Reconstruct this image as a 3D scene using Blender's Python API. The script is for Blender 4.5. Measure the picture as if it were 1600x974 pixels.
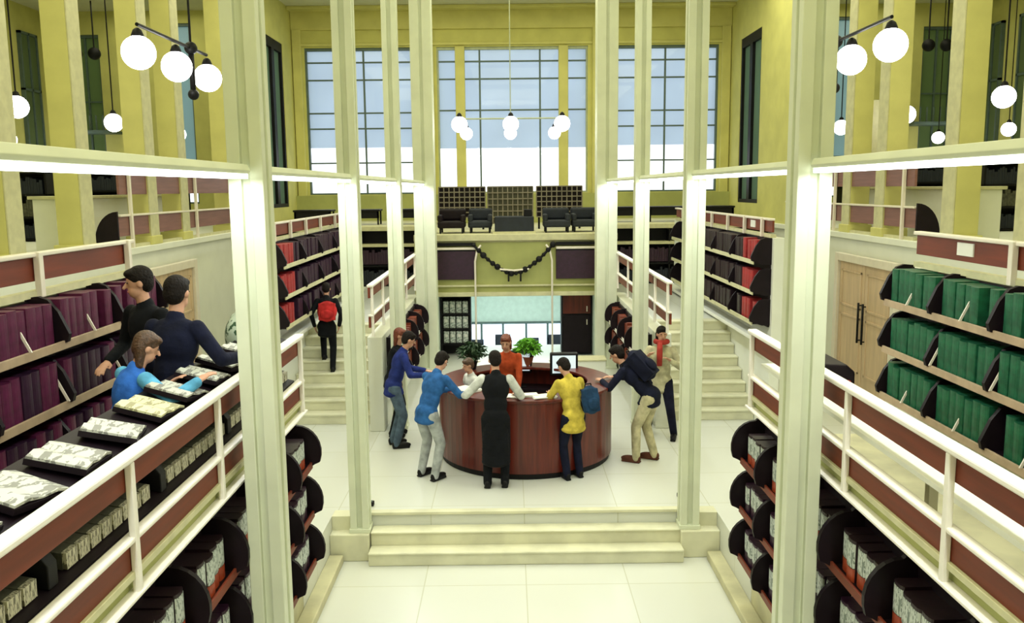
import bpy, bmesh, math, random
from mathutils import Vector, Matrix, Euler
rnd = random.Random(7)
R = math.radians
for o in list(bpy.data.objects): bpy.data.objects.remove(o)
scn = bpy.context.scene
COL = scn.collection

# ------------------------------------------------------------------ camera, world, light, exposure
cam_d = bpy.data.cameras.new('camera'); cam = bpy.data.objects.new('camera', cam_d); COL.objects.link(cam)
cam_d.sensor_width = 36; cam_d.lens = 36*1350/1600; cam_d.clip_end = 200
cam.location = (-.15, 0, 3.75)
cam.rotation_euler = (Matrix.Rotation(R(-.17), 3, 'Z') @ Matrix.Rotation(R(90-8.1), 3, 'X') @ Matrix.Rotation(R(-.6), 3, 'Z')).to_euler()
scn.camera = cam
vs = scn.view_settings
vs.view_transform = 'Standard'; vs.look = 'None'; vs.exposure = 0.25; vs.gamma = 1; vs.use_curve_mapping = False
w = bpy.data.worlds.new('overcast_sky'); scn.world = w; w.use_nodes = True
w.node_tree.nodes['Background'].inputs[0].default_value = (.88, .92, 1, 1)
w.node_tree.nodes['Background'].inputs[1].default_value = 1.5
STRIP_W, FILL_W, GLOBE_E, STRIP_E = 27, 125, 9.0, 5.0

def area(name, loc, sx, sy, watt, col=(1, 1, 1), rot=(0, 0, 0)):
    l = bpy.data.lights.new(name, 'AREA'); l.shape = 'RECTANGLE'; l.size = sx; l.size_y = sy; l.energy = watt; l.color = col
    o = bpy.data.objects.new(name, l); COL.objects.link(o); o.location = loc; o.rotation_euler = rot
    return o
WARM = (1, .97, .66)
for (x, y, sx, sy) in ((0, -.6, 3.4, 3), (0, 4, 3.4, 5), (0, 11.5, 3.4, 6), (0, 18.5, 3.4, 6), (0, 22.8, 9, 3), (-5.2, 4.5, 2.2, 6), (5.2, 4.5, 2.2, 6), (-5.2, 12, 2.2, 6), (5.2, 12, 2.2, 6), (-5.2, 19, 2.2, 6), (5.2, 19, 2.2, 6)):
    area('ceiling_fill_light', (x, y, 8.84), sx, sy, FILL_W, WARM)  # unseen fill lamps added under the ceiling to brighten the hall
for (x, y) in ((-10, 8), (10, 8), (-10, 16), (10, 16), (-10, 23), (10, 23)):
    area('aisle_fill_light', (x, y, 8.84), 3, 5, FILL_W*.55, WARM)  # weaker fill added over the side aisles, no fitting modelled
area('entrance_panel_light', (0, 22.5, 1.36), 2.6, 3, 120, (.9, 1, .97))

# ------------------------------------------------------------------ materials
def mat(name, col, rough=.5, metal=0, noise=.06, scale=8, bump=0, emit=0, spec=.5, col2=None, stretch=None, sheen=0):
    m = bpy.data.materials.new(name); m.use_nodes = True
    nt = m.node_tree; b = nt.nodes['Principled BSDF']
    b.inputs['Roughness'].default_value = rough; b.inputs['Metallic'].default_value = metal
    b.inputs['Specular IOR Level'].default_value = spec
    if sheen: b.inputs['Sheen Weight'].default_value = sheen
    tc = nt.nodes.new('ShaderNodeTexCoord'); mp = nt.nodes.new('ShaderNodeMapping')
    nt.links.new(tc.outputs['Object'], mp.inputs[0])
    if stretch: mp.inputs['Scale'].default_value = stretch
    n = nt.nodes.new('ShaderNodeTexNoise'); n.inputs['Scale'].default_value = scale; n.inputs['Detail'].default_value = 4
    nt.links.new(mp.outputs[0], n.inputs['Vector'])
    r = nt.nodes.new('ShaderNodeValToRGB'); nt.links.new(n.outputs[0], r.inputs[0])
    c2 = col2 or tuple(c*(1-3*noise) for c in col)
    r.color_ramp.elements[0].position = .35; r.color_ramp.elements[1].position = .65
    r.color_ramp.elements[0].color = (*c2, 1); r.color_ramp.elements[1].color = (*col, 1)
    nt.links.new(r.outputs[0], b.inputs['Base Color'])
    if bump:
        bp = nt.nodes.new('ShaderNodeBump'); bp.inputs['Strength'].default_value = bump; bp.inputs['Distance'].default_value = .02
        nt.links.new(n.outputs[0], bp.inputs['Height']); nt.links.new(bp.outputs[0], b.inputs['Normal'])
    if emit:
        b.inputs['Emission Color'].default_value = (*col, 1); b.inputs['Emission Strength'].default_value = emit
    return m
M = {}
M['column'] = mat('cream_column_paint', (.70, .74, .58), .55, noise=.03, scale=3)
M['yellow'] = mat('yellow_green_plaster', (.62, .60, .20), .8, noise=.04, scale=2)
M['yellow2'] = mat('yellow_column_plaster', (.64, .61, .22), .8, noise=.04, scale=2)
M['olive'] = mat('olive_plaster', (.40, .42, .15), .8, noise=.06, scale=2)
M['ceiling'] = mat('ceiling_paint', (.62, .62, .42), .8, noise=.02)
M['white'] = mat('white_wall_paint', (.78, .80, .72), .6, noise=.02, scale=2)
M['offwhite'] = mat('cream_metal_paint', (.80, .74, .66), .4, noise=.02)
M['rail'] = mat('white_rail_paint', (.86, .82, .76), .35, noise=.02)
M['ledge'] = mat('pale_yellow_ledge', (.60, .58, .36), .6, noise=.05)
M['kerb'] = mat('yellow_stone', (.60, .57, .36), .6, noise=.08, scale=3)
M['wood'] = mat('red_brown_board', (.19, .030, .010), .55, noise=.1, scale=5, stretch=(1, .25, 3))
M['woodp'] = mat('dusty_rose_board', (.26, .12, .11), .5, noise=.08, scale=5, stretch=(1, .25, 3))
M['mahog'] = mat('mahogany', (.13, .016, .009), .3, noise=.14, scale=6, stretch=(3, 3, .3), col2=(.07, .008, .006))
M['dark'] = mat('dark_panel', (.010, .005, .009), .5, noise=.1, spec=.2)
M['black'] = mat('black_satin', (.006, .006, .008), .5, noise=.05, spec=.2)
M['bluedark'] = mat('dark_blue_cloth', (.010, .015, .028), .7, noise=.1)
M['shelfpink'] = mat('pinkish_shelf_edge', (.45, .33, .22), .5, noise=.06)
M['purple'] = mat('purple_binding', (.11, .012, .055), .45, noise=.12, scale=14, bump=.15)
M['violet'] = mat('dark_violet_binding', (.032, .007, .03), .45, noise=.12, scale=14, bump=.15)
M['green'] = mat('green_binding', (.012, .13, .06), .45, noise=.15, scale=14, bump=.15)
M['red'] = mat('red_binding', (.38, .025, .03), .45, noise=.1, scale=14)
M['blackbook'] = mat('black_binding', (.02, .007, .013), .45, noise=.12, scale=14, bump=.1)
M['orange'] = mat('orange_red_band', (.42, .06, .02), .45, noise=.1, scale=14)
M['greybook'] = mat('olive_grey_cover', (.09, .09, .06), .6, noise=.2, scale=20)
def label_mat(name, ca, cb, sc, st=(1, 1, 1)):
    m = bpy.data.materials.new(name); m.use_nodes = True; nt = m.node_tree; b = nt.nodes['Principled BSDF']
    tc = nt.nodes.new('ShaderNodeTexCoord'); n = nt.nodes.new('ShaderNodeTexNoise'); n.inputs['Scale'].default_value = sc
    mp = nt.nodes.new('ShaderNodeMapping'); mp.inputs['Scale'].default_value = st; nt.links.new(tc.outputs['Object'], mp.inputs[0])
    nt.links.new(mp.outputs[0], n.inputs['Vector'])
    r = nt.nodes.new('ShaderNodeValToRGB'); r.color_ramp.interpolation = 'CONSTANT'
    r.color_ramp.elements[0].color = (*ca, 1); r.color_ramp.elements[1].color = (*cb, 1); r.color_ramp.elements[1].position = .47
    nt.links.new(n.outputs[0], r.inputs[0]); nt.links.new(r.outputs[0], b.inputs['Base Color']); b.inputs['Roughness'].default_value = .45
    return m
M['silver'] = label_mat('silver_label', (.20, .24, .22), (.55, .60, .57), 30, (1, 2.2, .8))
M['spine_cream'] = label_mat('printed_spine', (.16, .15, .10), (.66, .63, .48), 60, (1, 2.5, .4))
M['magazine'] = label_mat('printed_page', (.20, .20, .18), (.50, .51, .45), 26, (1.6, .5, 1))
M['magazine_y'] = label_mat('printed_yellow_page', (.28, .26, .14), (.60, .60, .36), 26, (1.6, .5, 1))
M['paper'] = mat('paper', (.82, .82, .78), .7, noise=.02)
def floor_mat():
    m = bpy.data.materials.new('pale_stone_floor'); m.use_nodes = True; nt = m.node_tree; b = nt.nodes['Principled BSDF']
    tc = nt.nodes.new('ShaderNodeTexCoord'); br = nt.nodes.new('ShaderNodeTexBrick')
    nt.links.new(tc.outputs['Object'], br.inputs['Vector'])
    br.offset = 0; br.inputs['Scale'].default_value = 1; br.inputs['Brick Width'].default_value = 1.1; br.inputs['Row Height'].default_value = 1.1
    br.inputs['Mortar Size'].default_value = .006
    br.inputs['Color1'].default_value = (.72, .74, .70, 1); br.inputs['Color2'].default_value = (.69, .71, .66, 1); br.inputs['Mortar'].default_value = (.55, .56, .45, 1)
    n = nt.nodes.new('ShaderNodeTexNoise'); n.inputs['Scale'].default_value = 1.2
    mx = nt.nodes.new('ShaderNodeMixRGB'); mx.blend_type = 'MULTIPLY'; mx.inputs[0].default_value = .12
    nt.links.new(br.outputs[0], mx.inputs[1]); nt.links.new(n.outputs[0], mx.inputs[2]); nt.links.new(mx.outputs[0], b.inputs['Base Color'])
    b.inputs['Roughness'].default_value = .28
    return m
M['floor'] = floor_mat()
M['tread'] = mat('pale_yellow_stone_step', (.74, .73, .54), .5, noise=.06, scale=3)
def trans(name, col, fac, rough=.5):
    m = bpy.data.materials.new(name); m.use_nodes = True; nt = m.node_tree; nt.nodes.remove(nt.nodes['Principled BSDF'])
    out = nt.nodes['Material Output']; t = nt.nodes.new('ShaderNodeBsdfTranslucent'); t.inputs[0].default_value = (*col, 1)
    d = nt.nodes.new('ShaderNodeBsdfDiffuse'); tc = nt.nodes.new('ShaderNodeTexCoord'); n = nt.nodes.new('ShaderNodeTexNoise'); n.inputs['Scale'].default_value = .8
    nt.links.new(tc.outputs['Object'], n.inputs['Vector'])
    r = nt.nodes.new('ShaderNodeValToRGB'); r.color_ramp.elements[0].color = (*[c*.85 for c in col], 1); r.color_ramp.elements[1].color = (*col, 1)
    nt.links.new(n.outputs[0], r.inputs[0]); nt.links.new(r.outputs[0], t.inputs[0]); nt.links.new(r.outputs[0], d.inputs[0])
    mx = nt.nodes.new('ShaderNodeMixShader'); mx.inputs[0].default_value = fac
    nt.links.new(d.outputs[0], mx.inputs[1]); nt.links.new(t.outputs[0], mx.inputs[2]); nt.links.new(mx.outputs[0], out.inputs[0])
    return m
M['blind'] = trans('blue_grey_blind', (.66, .74, .80), .85)
M['tealglass'] = trans('frosted_teal_glass', (.28, .42, .36), .6)
M['tealblind'] = trans('pale_teal_blind', (.42, .55, .54), .75)
M['greenglass'] = trans('frosted_green_glass', (.22, .30, .14), .45)
def clear():
    m = bpy.data.materials.new('clear_glass'); m.use_nodes = True; nt = m.node_tree; nt.nodes.remove(nt.nodes['Principled BSDF'])
    t = nt.nodes.new('ShaderNodeBsdfTransparent'); g = nt.nodes.new('ShaderNodeBsdfGlossy'); g.inputs['Roughness'].default_value = .03
    mx = nt.nodes.new('ShaderNodeMixShader'); mx.inputs[0].default_value = .015
    nt.links.new(t.outputs[0], mx.inputs[1]); nt.links.new(g.outputs[0], mx.inputs[2]); nt.links.new(mx.outputs[0], nt.nodes['Material Output'].inputs[0])
    return m
M['glass'] = clear()
M['frame'] = mat('dark_grey_window_frame', (.10, .15, .14), .5)
M['framel'] = mat('pale_window_frame', (.45, .50, .36), .5)
def emis(name, col, s):
    m = mat(name, col, .5, noise=.01, emit=s); return m
M['globe'] = emis('lit_opal_globe', (1, .98, .95), GLOBE_E)
M['tube'] = emis('lit_diffuser', (.94, 1, .95), STRIP_E)
M['screen'] = emis('lit_screen', (.55, .65, .7), .7)
M['lit'] = emis('lit_window_far', (.72, .82, 1), .95)
M['skin'] = mat('skin', (.56, .30, .20), .5, noise=.04, scale=20)
M['hair_dark'] = mat('dark_brown_hair', (.010, .006, .005), .7, noise=.2, scale=60, bump=.6, spec=.2)
M['hair_brown'] = mat('brown_hair', (.09, .04, .018), .5, noise=.2, scale=60, bump=.6)
M['hair_red'] = mat('red_brown_hair', (.22, .045, .018), .5, noise=.2, scale=60, bump=.6)
M['eye'] = mat('dark_eye', (.03, .02, .02), .2)
M['lips'] = mat('lips', (.40, .10, .09), .4)
def cloth(n, c): return mat(n, c, .9, noise=.14, scale=9, bump=.8, spec=.2)
M['c_denim'] = cloth('denim_cloth', (.03, .13, .38)); M['c_navy'] = cloth('navy_cloth', (.02, .035, .20)); M['c_dnavy'] = cloth('dark_navy_cloth', (.007, .009, .028))
M['c_grey'] = cloth('light_grey_cloth', (.46, .49, .50)); M['c_jean'] = cloth('faded_jean_cloth', (.10, .15, .22)); M['c_black'] = cloth('black_cloth', (.005, .006, .009))
M['c_white'] = cloth('white_cloth', (.74, .76, .74)); M['c_yellow'] = cloth('yellow_cloth', (.66, .52, .08)); M['c_khaki'] = cloth('khaki_cloth', (.60, .55, .36))
M['c_cream'] = cloth('cream_cloth', (.60, .57, .38)); M['c_red'] = cloth('red_cloth', (.45, .05, .04)); M['c_blue'] = cloth('bright_blue_cloth', (.03, .14, .55)); M['c_cyan'] = cloth('light_blue_cloth', (.12, .42, .68))
M['c_orange'] = cloth('orange_red_cloth', (.48, .07, .02)); M['c_brown'] = cloth('brown_cloth', (.12, .045, .03)); M['c_bag'] = cloth('red_bag_cloth', (.55, .03, .03)); M['c_bagnavy'] = cloth('navy_bag_cloth', (.015, .05, .12))
M['c_pattern'] = label_mat('patterned_cloth', (.04, .10, .05), (.52, .62, .52), 16)
M['leaf'] = mat('bright_green_leaf', (.16, .48, .03), .5, noise=.15, scale=12)
M['leafd'] = mat('dark_green_leaf', (.03, .08, .03), .5, noise=.2, scale=12)
M['terracotta'] = mat('terracotta', (.30, .09, .05), .7)
M['beige_wood'] = mat('beige_door_wood', (.70, .52, .36), .5, noise=.06, scale=4, stretch=(3, 3, .3))

# ------------------------------------------------------------------ mesh helper
class MB:
    def __init__(s): s.bm = bmesh.new()
    def box(s, x0, x1, y0, y1, z0, z1):
        v = [s.bm.verts.new(p) for p in ((x0,y0,z0),(x1,y0,z0),(x1,y1,z0),(x0,y1,z0),(x0,y0,z1),(x1,y0,z1),(x1,y1,z1),(x0,y1,z1))]
        for f in ((0,3,2,1),(4,5,6,7),(0,1,5,4),(1,2,6,5),(2,3,7,6),(3,0,4,7)): s.bm.faces.new([v[i] for i in f])
        return s
    def obox(s, c, size, rot=(0,0,0)):
        n0 = len(s.bm.verts); hx, hy, hz = [a/2 for a in size]; s.box(-hx,hx,-hy,hy,-hz,hz); s.bm.verts.ensure_lookup_table()
        m = Matrix.Translation(c) @ Euler(rot).to_matrix().to_4x4()
        for v in s.bm.verts[n0:]: v.co = m @ v.co
        return s
    def prism(s, pts, axis, a, b):
        # pts: 2D; axis 'x' -> (y,z), 'y' -> (x,z), 'z' -> (x,y)
        def P(p, t): return {'x': (t, p[0], p[1]), 'y': (p[0], t, p[1]), 'z': (p[0], p[1], t)}[axis]
        A = [s.bm.verts.new(P(p, a)) for p in pts]; B = [s.bm.verts.new(P(p, b)) for p in pts]
        n = len(pts); s.bm.faces.new(A[::-1]); s.bm.faces.new(B)
        for i in range(n): s.bm.faces.new((A[i], A[(i+1) % n], B[(i+1) % n], B[i]))
        return s
    def tube(s, pts, rad, seg=10):
        pts = [Vector(p) for p in pts]
        if not hasattr(rad, '__len__'): rad = [rad]*len(pts)
        rings = []; up = None
        for i, p in enumerate(pts):
            d = (pts[min(i+1, len(pts)-1)] - pts[max(i-1, 0)]).normalized()
            if up is None: up = Vector((0,0,1)) if abs(d.z) < .9 else Vector((1,0,0))
            a = d.cross(up).normalized(); b = d.cross(a).normalized(); up = -b if b.dot(up) < 0 else b
            rings.append([s.bm.verts.new(p + (a*math.cos(t) + b*math.sin(t))*rad[i]) for t in [2*math.pi*k/seg for k in range(seg)]])
        for r0, r1 in zip(rings, rings[1:]):
            for k in range(seg): s.bm.faces.new((r0[k], r0[(k+1) % seg], r1[(k+1) % seg], r1[k]))
        s.bm.faces.new(rings[0][::-1]); s.bm.faces.new(rings[-1])
        return s
    def ell(s, c, r, rot=None, u=16, v=10):
        if not hasattr(r, '__len__'): r = (r, r, r)
        m = Matrix.Translation(c)
        if rot is not None: m = m @ rot.to_4x4()
        m = m @ Matrix.Diagonal((*r, 1))
        bmesh.ops.create_uvsphere(s.bm, u_segments=u, v_segments=v, radius=1, matrix=m); return s
    def cone(s, p0, p1, r0, r1, seg=12):   # rounded tapered limb
        s.tube([p0, p1], [r0, r1], seg); s.ell(p0, r0, u=seg, v=8); s.ell(p1, r1, u=seg, v=8); return s
    def lathe(s, prof, c=(0,0,0), seg=24, sy=1):
        rings = [[s.bm.verts.new((c[0]+r*math.cos(2*math.pi*k/seg), c[1]+sy*r*math.sin(2*math.pi*k/seg), c[2]+z)) for k in range(seg)] for r, z in prof]
        for r0, r1 in zip(rings, rings[1:]):
            for k in range(seg): s.bm.faces.new((r0[k], r0[(k+1) % seg], r1[(k+1) % seg], r1[k]))
        s.bm.faces.new(rings[0][::-1]); s.bm.faces.new(rings[-1]); return s
    def build(s, name, m, parent=None, smooth=False, bevel=0, vox=0, at=None, local=False):
        me = bpy.data.meshes.new(name)
        off = Vector((0,0,0))
        if parent and not local:
            q = parent
            while q: off += q.location; q = q.parent
        if at is not None: off = Vector(at)
        if off.length: bmesh.ops.translate(s.bm, verts=s.bm.verts, vec=-off)
        bmesh.ops.recalc_face_normals(s.bm, faces=s.bm.faces)
        s.bm.to_mesh(me); s.bm.free()
        me.materials.append(m)
        if smooth:
            for p in me.polygons: p.use_smooth = True
        o = bpy.data.objects.new(name, me); COL.objects.link(o)
        if parent: o.parent = parent
        if at is not None: o.location = at
        if vox:
            r = o.modifiers.new('remesh', 'REMESH'); r.mode = 'VOXEL'; r.voxel_size = vox; r.use_smooth_shade = True
            t = o.modifiers.new('smooth', 'SMOOTH'); t.factor = .5; t.iterations = 3
        if bevel:
            b = o.modifiers.new('bevel', 'BEVEL'); b.width = bevel; b.segments = 2; b.limit_method = 'ANGLE'; b.angle_limit = R(40)
        return o
def tag(o, label=None, cat=None, group=None, kind=None):
    if label: o['label'] = label
    if cat: o['category'] = cat
    if group: o['group'] = group
    if kind: o['kind'] = kind
    return o
def empty(name, loc, label, cat, group=None):
    o = bpy.data.objects.new(name, None); o.empty_display_size = .1; o.location = loc; COL.objects.link(o)
    return tag(o, label, cat, group)
def copy_tree(o, parent=None):
    c = o.copy(); COL.objects.link(c); c.parent = parent
    for ch in o.children: copy_tree(ch, c)
    return c
def struct(name, mb, m, bevel=0, parent=None):
    o = mb.build(name, m, parent, bevel=bevel); 
    if not parent: o['kind'] = 'structure'
    return o
SIDES = ((-1, 'left'), (1, 'right'))

# ------------------------------------------------------------------ setting
struct('floor', MB().box(-2.24, 2.24, -3, 9.6, -.68, -.48), M['floor'])
pl = MB().box(-6.4, 6.4, 9.73, 19.0, -.2, 0)
for s, _ in SIDES: pl.box(*sorted((s*3.95, s*6.4)), 19.0, 26, -.2, 0)
for s, _ in SIDES: pl.box(*sorted((s*2.24, s*6.4)), 8.16, 9.73, -.68, 0)
struct('floor_platform', pl, M['floor'])
st = MB()
st.box(-1.78, 1.8, 9.52, 9.73, -.48, -.16); st.box(-1.78, 1.8, 9.30, 9.52, -.48, -.32)
for s, _ in SIDES: st.box(*sorted((s*1.79, s*2.24)), 9.44, 9.73, -.48, -.16)
st.box(-1.78, 1.8, 9.50, 9.53, -.185, -.158); st.box(-1.78, 1.8, 9.28, 9.31, -.345, -.318)
so = st.build('entrance_step_flight', M['tread'], bevel=.012)
tag(so, 'three broad pale stone steps across the aisle in front of the round counter', 'steps')
struct('trim_1', MB().box(-1.95, 1.97, 9.70, 9.80, -.03, .006).box(-2.24, -1.95, 9.6, 9.8, -.2, .004).box(1.97, 2.24, 9.6, 9.8, -.2, .004), M['tread'], .006)
for s, nm in SIDES:
    a, b = sorted((s*2.24, s*3.95)); struct('floor_gallery_'+nm, MB().box(a, b, -3, 8.15, -.48, 1.35), M['kerb'])
    a, b = sorted((s*2.08, s*2.24)); struct('baseboard_'+nm, MB().box(a, b, -3, 9.4, -.48, -.38), M['kerb'], .01)
    # far raised gallery and stair
    a, b = sorted((s*2.2, s*3.94)); struct('floor_far_gallery_'+nm, MB().box(a, b, 15.68, 26, 0, 1.35), M['floor'])
    a, b = sorted((s*2.12, s*2.35)); struct('wall_stair_'+nm, MB().box(a, b, 13.15, 18.6, 0, 1.5), M['white'], .01)
    a, b = sorted((s*3.79, s*3.95)); struct('wall_low_'+nm, MB().box(a, b, 12.9, 20.5, 0, 1.42).box(*sorted((s*3.56, s*3.79)), 12.9, 20.5, 1.40, 1.46), M['white'], .01)
    fl = MB()
    a, b = sorted((s*2.36, s*3.785))
    for k in range(8):
        fl.box(a, b, 13.6+k*.26, 15.68, k*.169, (k+1)*.169-.03)
        fl.box(a, b, 13.575+k*.26, 15.68, (k+1)*.169-.03, (k+1)*.169)
    tag(fl.build('staircase', M['tread'], bevel=.006), 'pale stone staircase climbing to the far gallery on the %s of the counter' % nm, 'stairs')
    # bookcase back walls
    a, b = sorted((s*3.78, s*3.95))
    struct('wall_near_'+nm, MB().box(a, b, -3, 8.5, 1.35, 2.95), M['white'])
    struct('wall_thin_'+nm, MB().box(a, b, 12.8, 20.5, 1.42, 2.98), M['white'])
    # door wall, slab
    a, b = sorted((s*6.4, s*6.6))
    struct('wall_corridor_'+nm, MB().box(a, b, 6, 26, -.1, 2.74), M['white'])
    a, b = sorted((s*6.3, s*13.6))
    struct('floor_upper_'+nm, MB().box(a, b, -3, 26, 2.74, 2.85), M['white'], .01)
    struct('wall_outer_'+nm, MB().box(*sorted((s*13.6, s*13.8)), -3, 26.2, 2.6, 9), M['yellow'])
    struct('floor_corridor_'+nm, MB().box(*sorted((s*3.95, s*6.4)), -3, 8.16, -.2, 0), M['floor'])
    struct('wall_corridor_low_'+nm, MB().box(*sorted((s*6.4, s*6.6)), -3, 6, -.1, 2.74), M['white'])
    struct('wall_hall_'+nm, MB().box(*sorted((s*6.4, s*6.7)), 19.9, 22.9, 2.85, 9).box(*sorted((s*6.4, s*6.7)), 24.9, 26, 2.85, 9)
           .box(*sorted((s*6.4, s*6.7)), 22.9, 24.9, 7.8, 9).box(*sorted((s*6.4, s*6.7)), 22.9, 24.9, 2.85, 3.3), M['yellow'])
    # lintel beam over the yellow colonnade
    struct('trim_%d' % (3 if s < 0 else 4), MB().box(*sorted((s*6.25, s*6.65)), -3, 19.9, 8.5, 9), M['yellow'])
struct('wall_back', MB().box(-13.8, 13.8, -3.2, -3, -.7, 9), M['yellow'])
struct('ceiling', MB().box(-13.8, 13.8, -3.2, 26.4, 8.95, 9.15), M['ceiling'])
# end wall with windows
OPEN = [(-10.35, -9.35, 3.4, 8.6), (-12.9, -12.0, 4.6, 8.3), (-6.05, -2.85, 3.62, 7.86), (-2.2, 2.22, 3.62, 7.86), (2.95, 6.05, 3.62, 7.86), (9.45, 10.45, 3.4, 8.6), (12.0, 12.9, 4.6, 8.3)]
ew = MB(); xs = -13.8
for (a, b, z0, z1) in sorted(OPEN):
    ew.box(xs, a, 26, 26.3, 1.3, 9); ew.box(a, b, 26, 26.3, 1.3, z0); ew.box(a, b, 26, 26.3, z1, 9); xs = b
ew.box(xs, 13.8, 26, 26.3, 1.3, 9)
struct('wall_far', ew, M['yellow'])
struct('trim_5', MB().box(-6.4, 6.4, 25.9, 26.02, 8.35, 8.9).box(-6.4, 6.4, 25.93, 26.02, 7.9, 7.98).box(-6.4, 6.4, 25.5, 26.0, 8.86, 8.95), M['yellow2'], .02)
struct('trim_6', MB().box(-2.75, -2.3, 25.85, 26.02, 2.75, 8.4).box(2.35, 2.8, 25.85, 26.02, 2.75, 8.4).box(-6.38, -6.12, 25.9, 26.02, 2.75, 8.4).box(6.12, 6.38, 25.9, 26.02, 2.75, 8.4), M['yellow2'], .02)
def window(n, a, b, z0, z1, mull, hz, blind_z, upper, frm, y=26.12):
    e = bpy.data.objects.new('window_%d' % n, None); COL.objects.link(e); e.location = ((a+b)/2, y, z0); e['kind'] = 'structure'
    f = MB(); t = .05
    f.box(a, a+t, y-.06, y+.06, z0, z1).box(b-t, b, y-.06, y+.06, z0, z1).box(a+t, b-t, y-.06, y+.06, z1-t*1.6, z1).box(a+t, b-t, y-.06, y+.06, z0, z0+t)
    f.build('window_frame', frm, e)
    g = MB()
    for x in mull: g.box(x-.025, x+.025, y-.03, y+.03, z0+t, z1-t)
    for z in hz: g.box(a+t, b-t, y-.035, y+.02, z-.022, z+.022)
    g.build('mullion', M['frame'], e)
    if blind_z is not None:
        MB().box(a+t, b-t, y+.045, y+.05, blind_z, z1-t).build('blind', upper, e)
    MB().box(a+t, b-t, y+.035, y+.04, z0+t, z1-t).build('pane', M['glass'], e)
    return e
HZ = [7.45, 6.95, 6.0, 5.55, 4.55]
window(1, -6.05, -2.85, 3.62, 7.86, [-5.2, -4.35, -3.5], HZ, 5.0, M['blind'], M['frame'])
window(2, -2.2, 2.22, 3.62, 7.86, [-.95, .82], [7.45, 6.95, 6.05], 4.95, M['blind'], M['framel'])
window(3, 2.95, 6.05, 3.62, 7.86, [3.7, 4.5, 5.3], HZ, 5.0, M['blind'], M['frame'])
window(4, -10.35, -9.35, 3.4, 8.6, [], [4.6, 7.15, 7.3, 7.45], 4.4, M['tealblind'], M['frame'])
window(5, 9.45, 10.45, 3.4, 8.6, [], [4.6, 7.15, 7.3, 7.45], 4.4, M['tealblind'], M['frame'])
window(6, -12.9, -12.0, 4.6, 8.3, [-12.45], [6.4], 4.7, M['greenglass'], M['frame'])
window(7, 12.0, 12.9, 4.6, 8.3, [12.45], [6.4], 4.7, M['greenglass'], M['frame'])
struct('trim_7', MB().box(-1.66, -1.38, 25.9, 26.1, 3.62, 7.86).box(1.36, 1.64, 25.9, 26.1, 3.62, 7.86), M['yellow2'], .02)
for s, nm in SIDES:   # tall side windows by the far corners
    e = bpy.data.objects.new('window_%d' % (8 if s < 0 else 9), None); COL.objects.link(e); e.location = (s*6.5, 23.9, 3.3); e['kind'] = 'structure'
    a, b = sorted((s*6.42, s*6.55))
    MB().box(a, b, 22.9, 23.0, 3.3, 7.8).box(a, b, 24.8, 24.9, 3.3, 7.8).box(a, b, 23.0, 24.8, 7.55, 7.8).box(a, b, 23.0, 24.8, 3.3, 3.4).box(a, b, 23.8, 24.05, 3.4, 7.55).build('window_frame', M['black'], e)
    a, b = sorted((s*6.50, s*6.51)); MB().box(a, b, 23.0, 24.8, 3.4, 7.55).build('pane', M['tealglass'], e)
    for j, (y0, y1) in enumerate(((20.6, 21.7), (22.6, 23.8), (24.6, 25.5))):
        e = bpy.data.objects.new('window_%d' % ((10 if s < 0 else 13)+j), None); COL.objects.link(e); e.location = (s*13.55, (y0+y1)/2, 4.8); e['kind'] = 'structure'
        a, b = sorted((s*13.5, s*13.6))
        MB().box(a, b, y0, y0+.07, 4.8, 8.2).box(a, b, y1-.07, y1, 4.8, 8.2).box(a, b, y0, y1, 8.13, 8.2).box(a, b, y0, y1, 4.8, 4.87).box(a, b, (y0+y1)/2-.03, (y0+y1)/2+.03, 4.8, 8.2).box(a, b, y0, y1, 6.6, 6.66).build('window_frame', M['frame'], e)
        a, b = sorted((s*13.54, s*13.57)); MB().box(a, b, y0+.05, y1-.05, 4.85, 8.15).build('pane', M['greenglass'], e)
# far upper level and bridge
struct('floor_far_upper', MB().box(-6.4, -2.2, 22, 26, 2.72, 2.85).box(2.2, 6.4, 22, 26, 2.72, 2.85).box(-2.2, 2.2, 18.75, 26, 2.6, 2.75), M['ledge'], .01)
struct('wall_bridge', MB().box(-2.2, 2.2, 18.75, 18.95, 1.43, 2.6), M['olive'])
struct('trim_8', MB().box(-2.2, 2.2, 18.66, 18.76, 2.64, 2.78).box(-2.2, 2.2, 18.66, 18.76, 1.43, 1.52).box(-2.2, 2.2, 18.69, 18.76, 1.64, 1.68), M['ledge'], .01)
struct('wall_under_upper', MB().box(-2.2, 2.2, 25.75, 25.9, 2.75, 3.6).box(-6.4, -2.2, 25.75, 25.9, 2.85, 3.6).box(2.2, 6.4, 25.75, 25.9, 2.85, 3.6), M['olive'])
# lower entrance room seen through the opening
er = MB().box(-2.2, -1.72, 18.75, 26, -1.4, 1.43).box(1.72, 2.2, 18.75, 26, -1.4, 1.43)
struct('wall_entrance', er, mat('pale_teal_paint', (.62, .74, .66), .7, noise=.03))
struct('wall_entrance_far', MB().box(-1.72, 1.72, 25.9, 26.1, -1.4, 2.6), mat('pale_teal_paint_far', (.66, .78, .72), .7, noise=.03))
struct('ceiling_entrance', MB().box(-1.72, 1.72, 18.95, 25.9, 1.43, 1.55), M['white'])
struct('floor_entrance', MB().box(-1.72, 1.72, 20.6, 26, -1.5, -1.4).box(-1.72, 1.72, 19, 20.6, -1.5, 0), M['floor'])
e = bpy.data.objects.new('window_16', None); COL.objects.link(e); e.location = (0, 25.85, -1.0); e['kind'] = 'structure'
MB().box(-1.6, 1.6, 25.84, 25.86, -1.05, -.3).build('pane', M['lit'], e)
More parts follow.
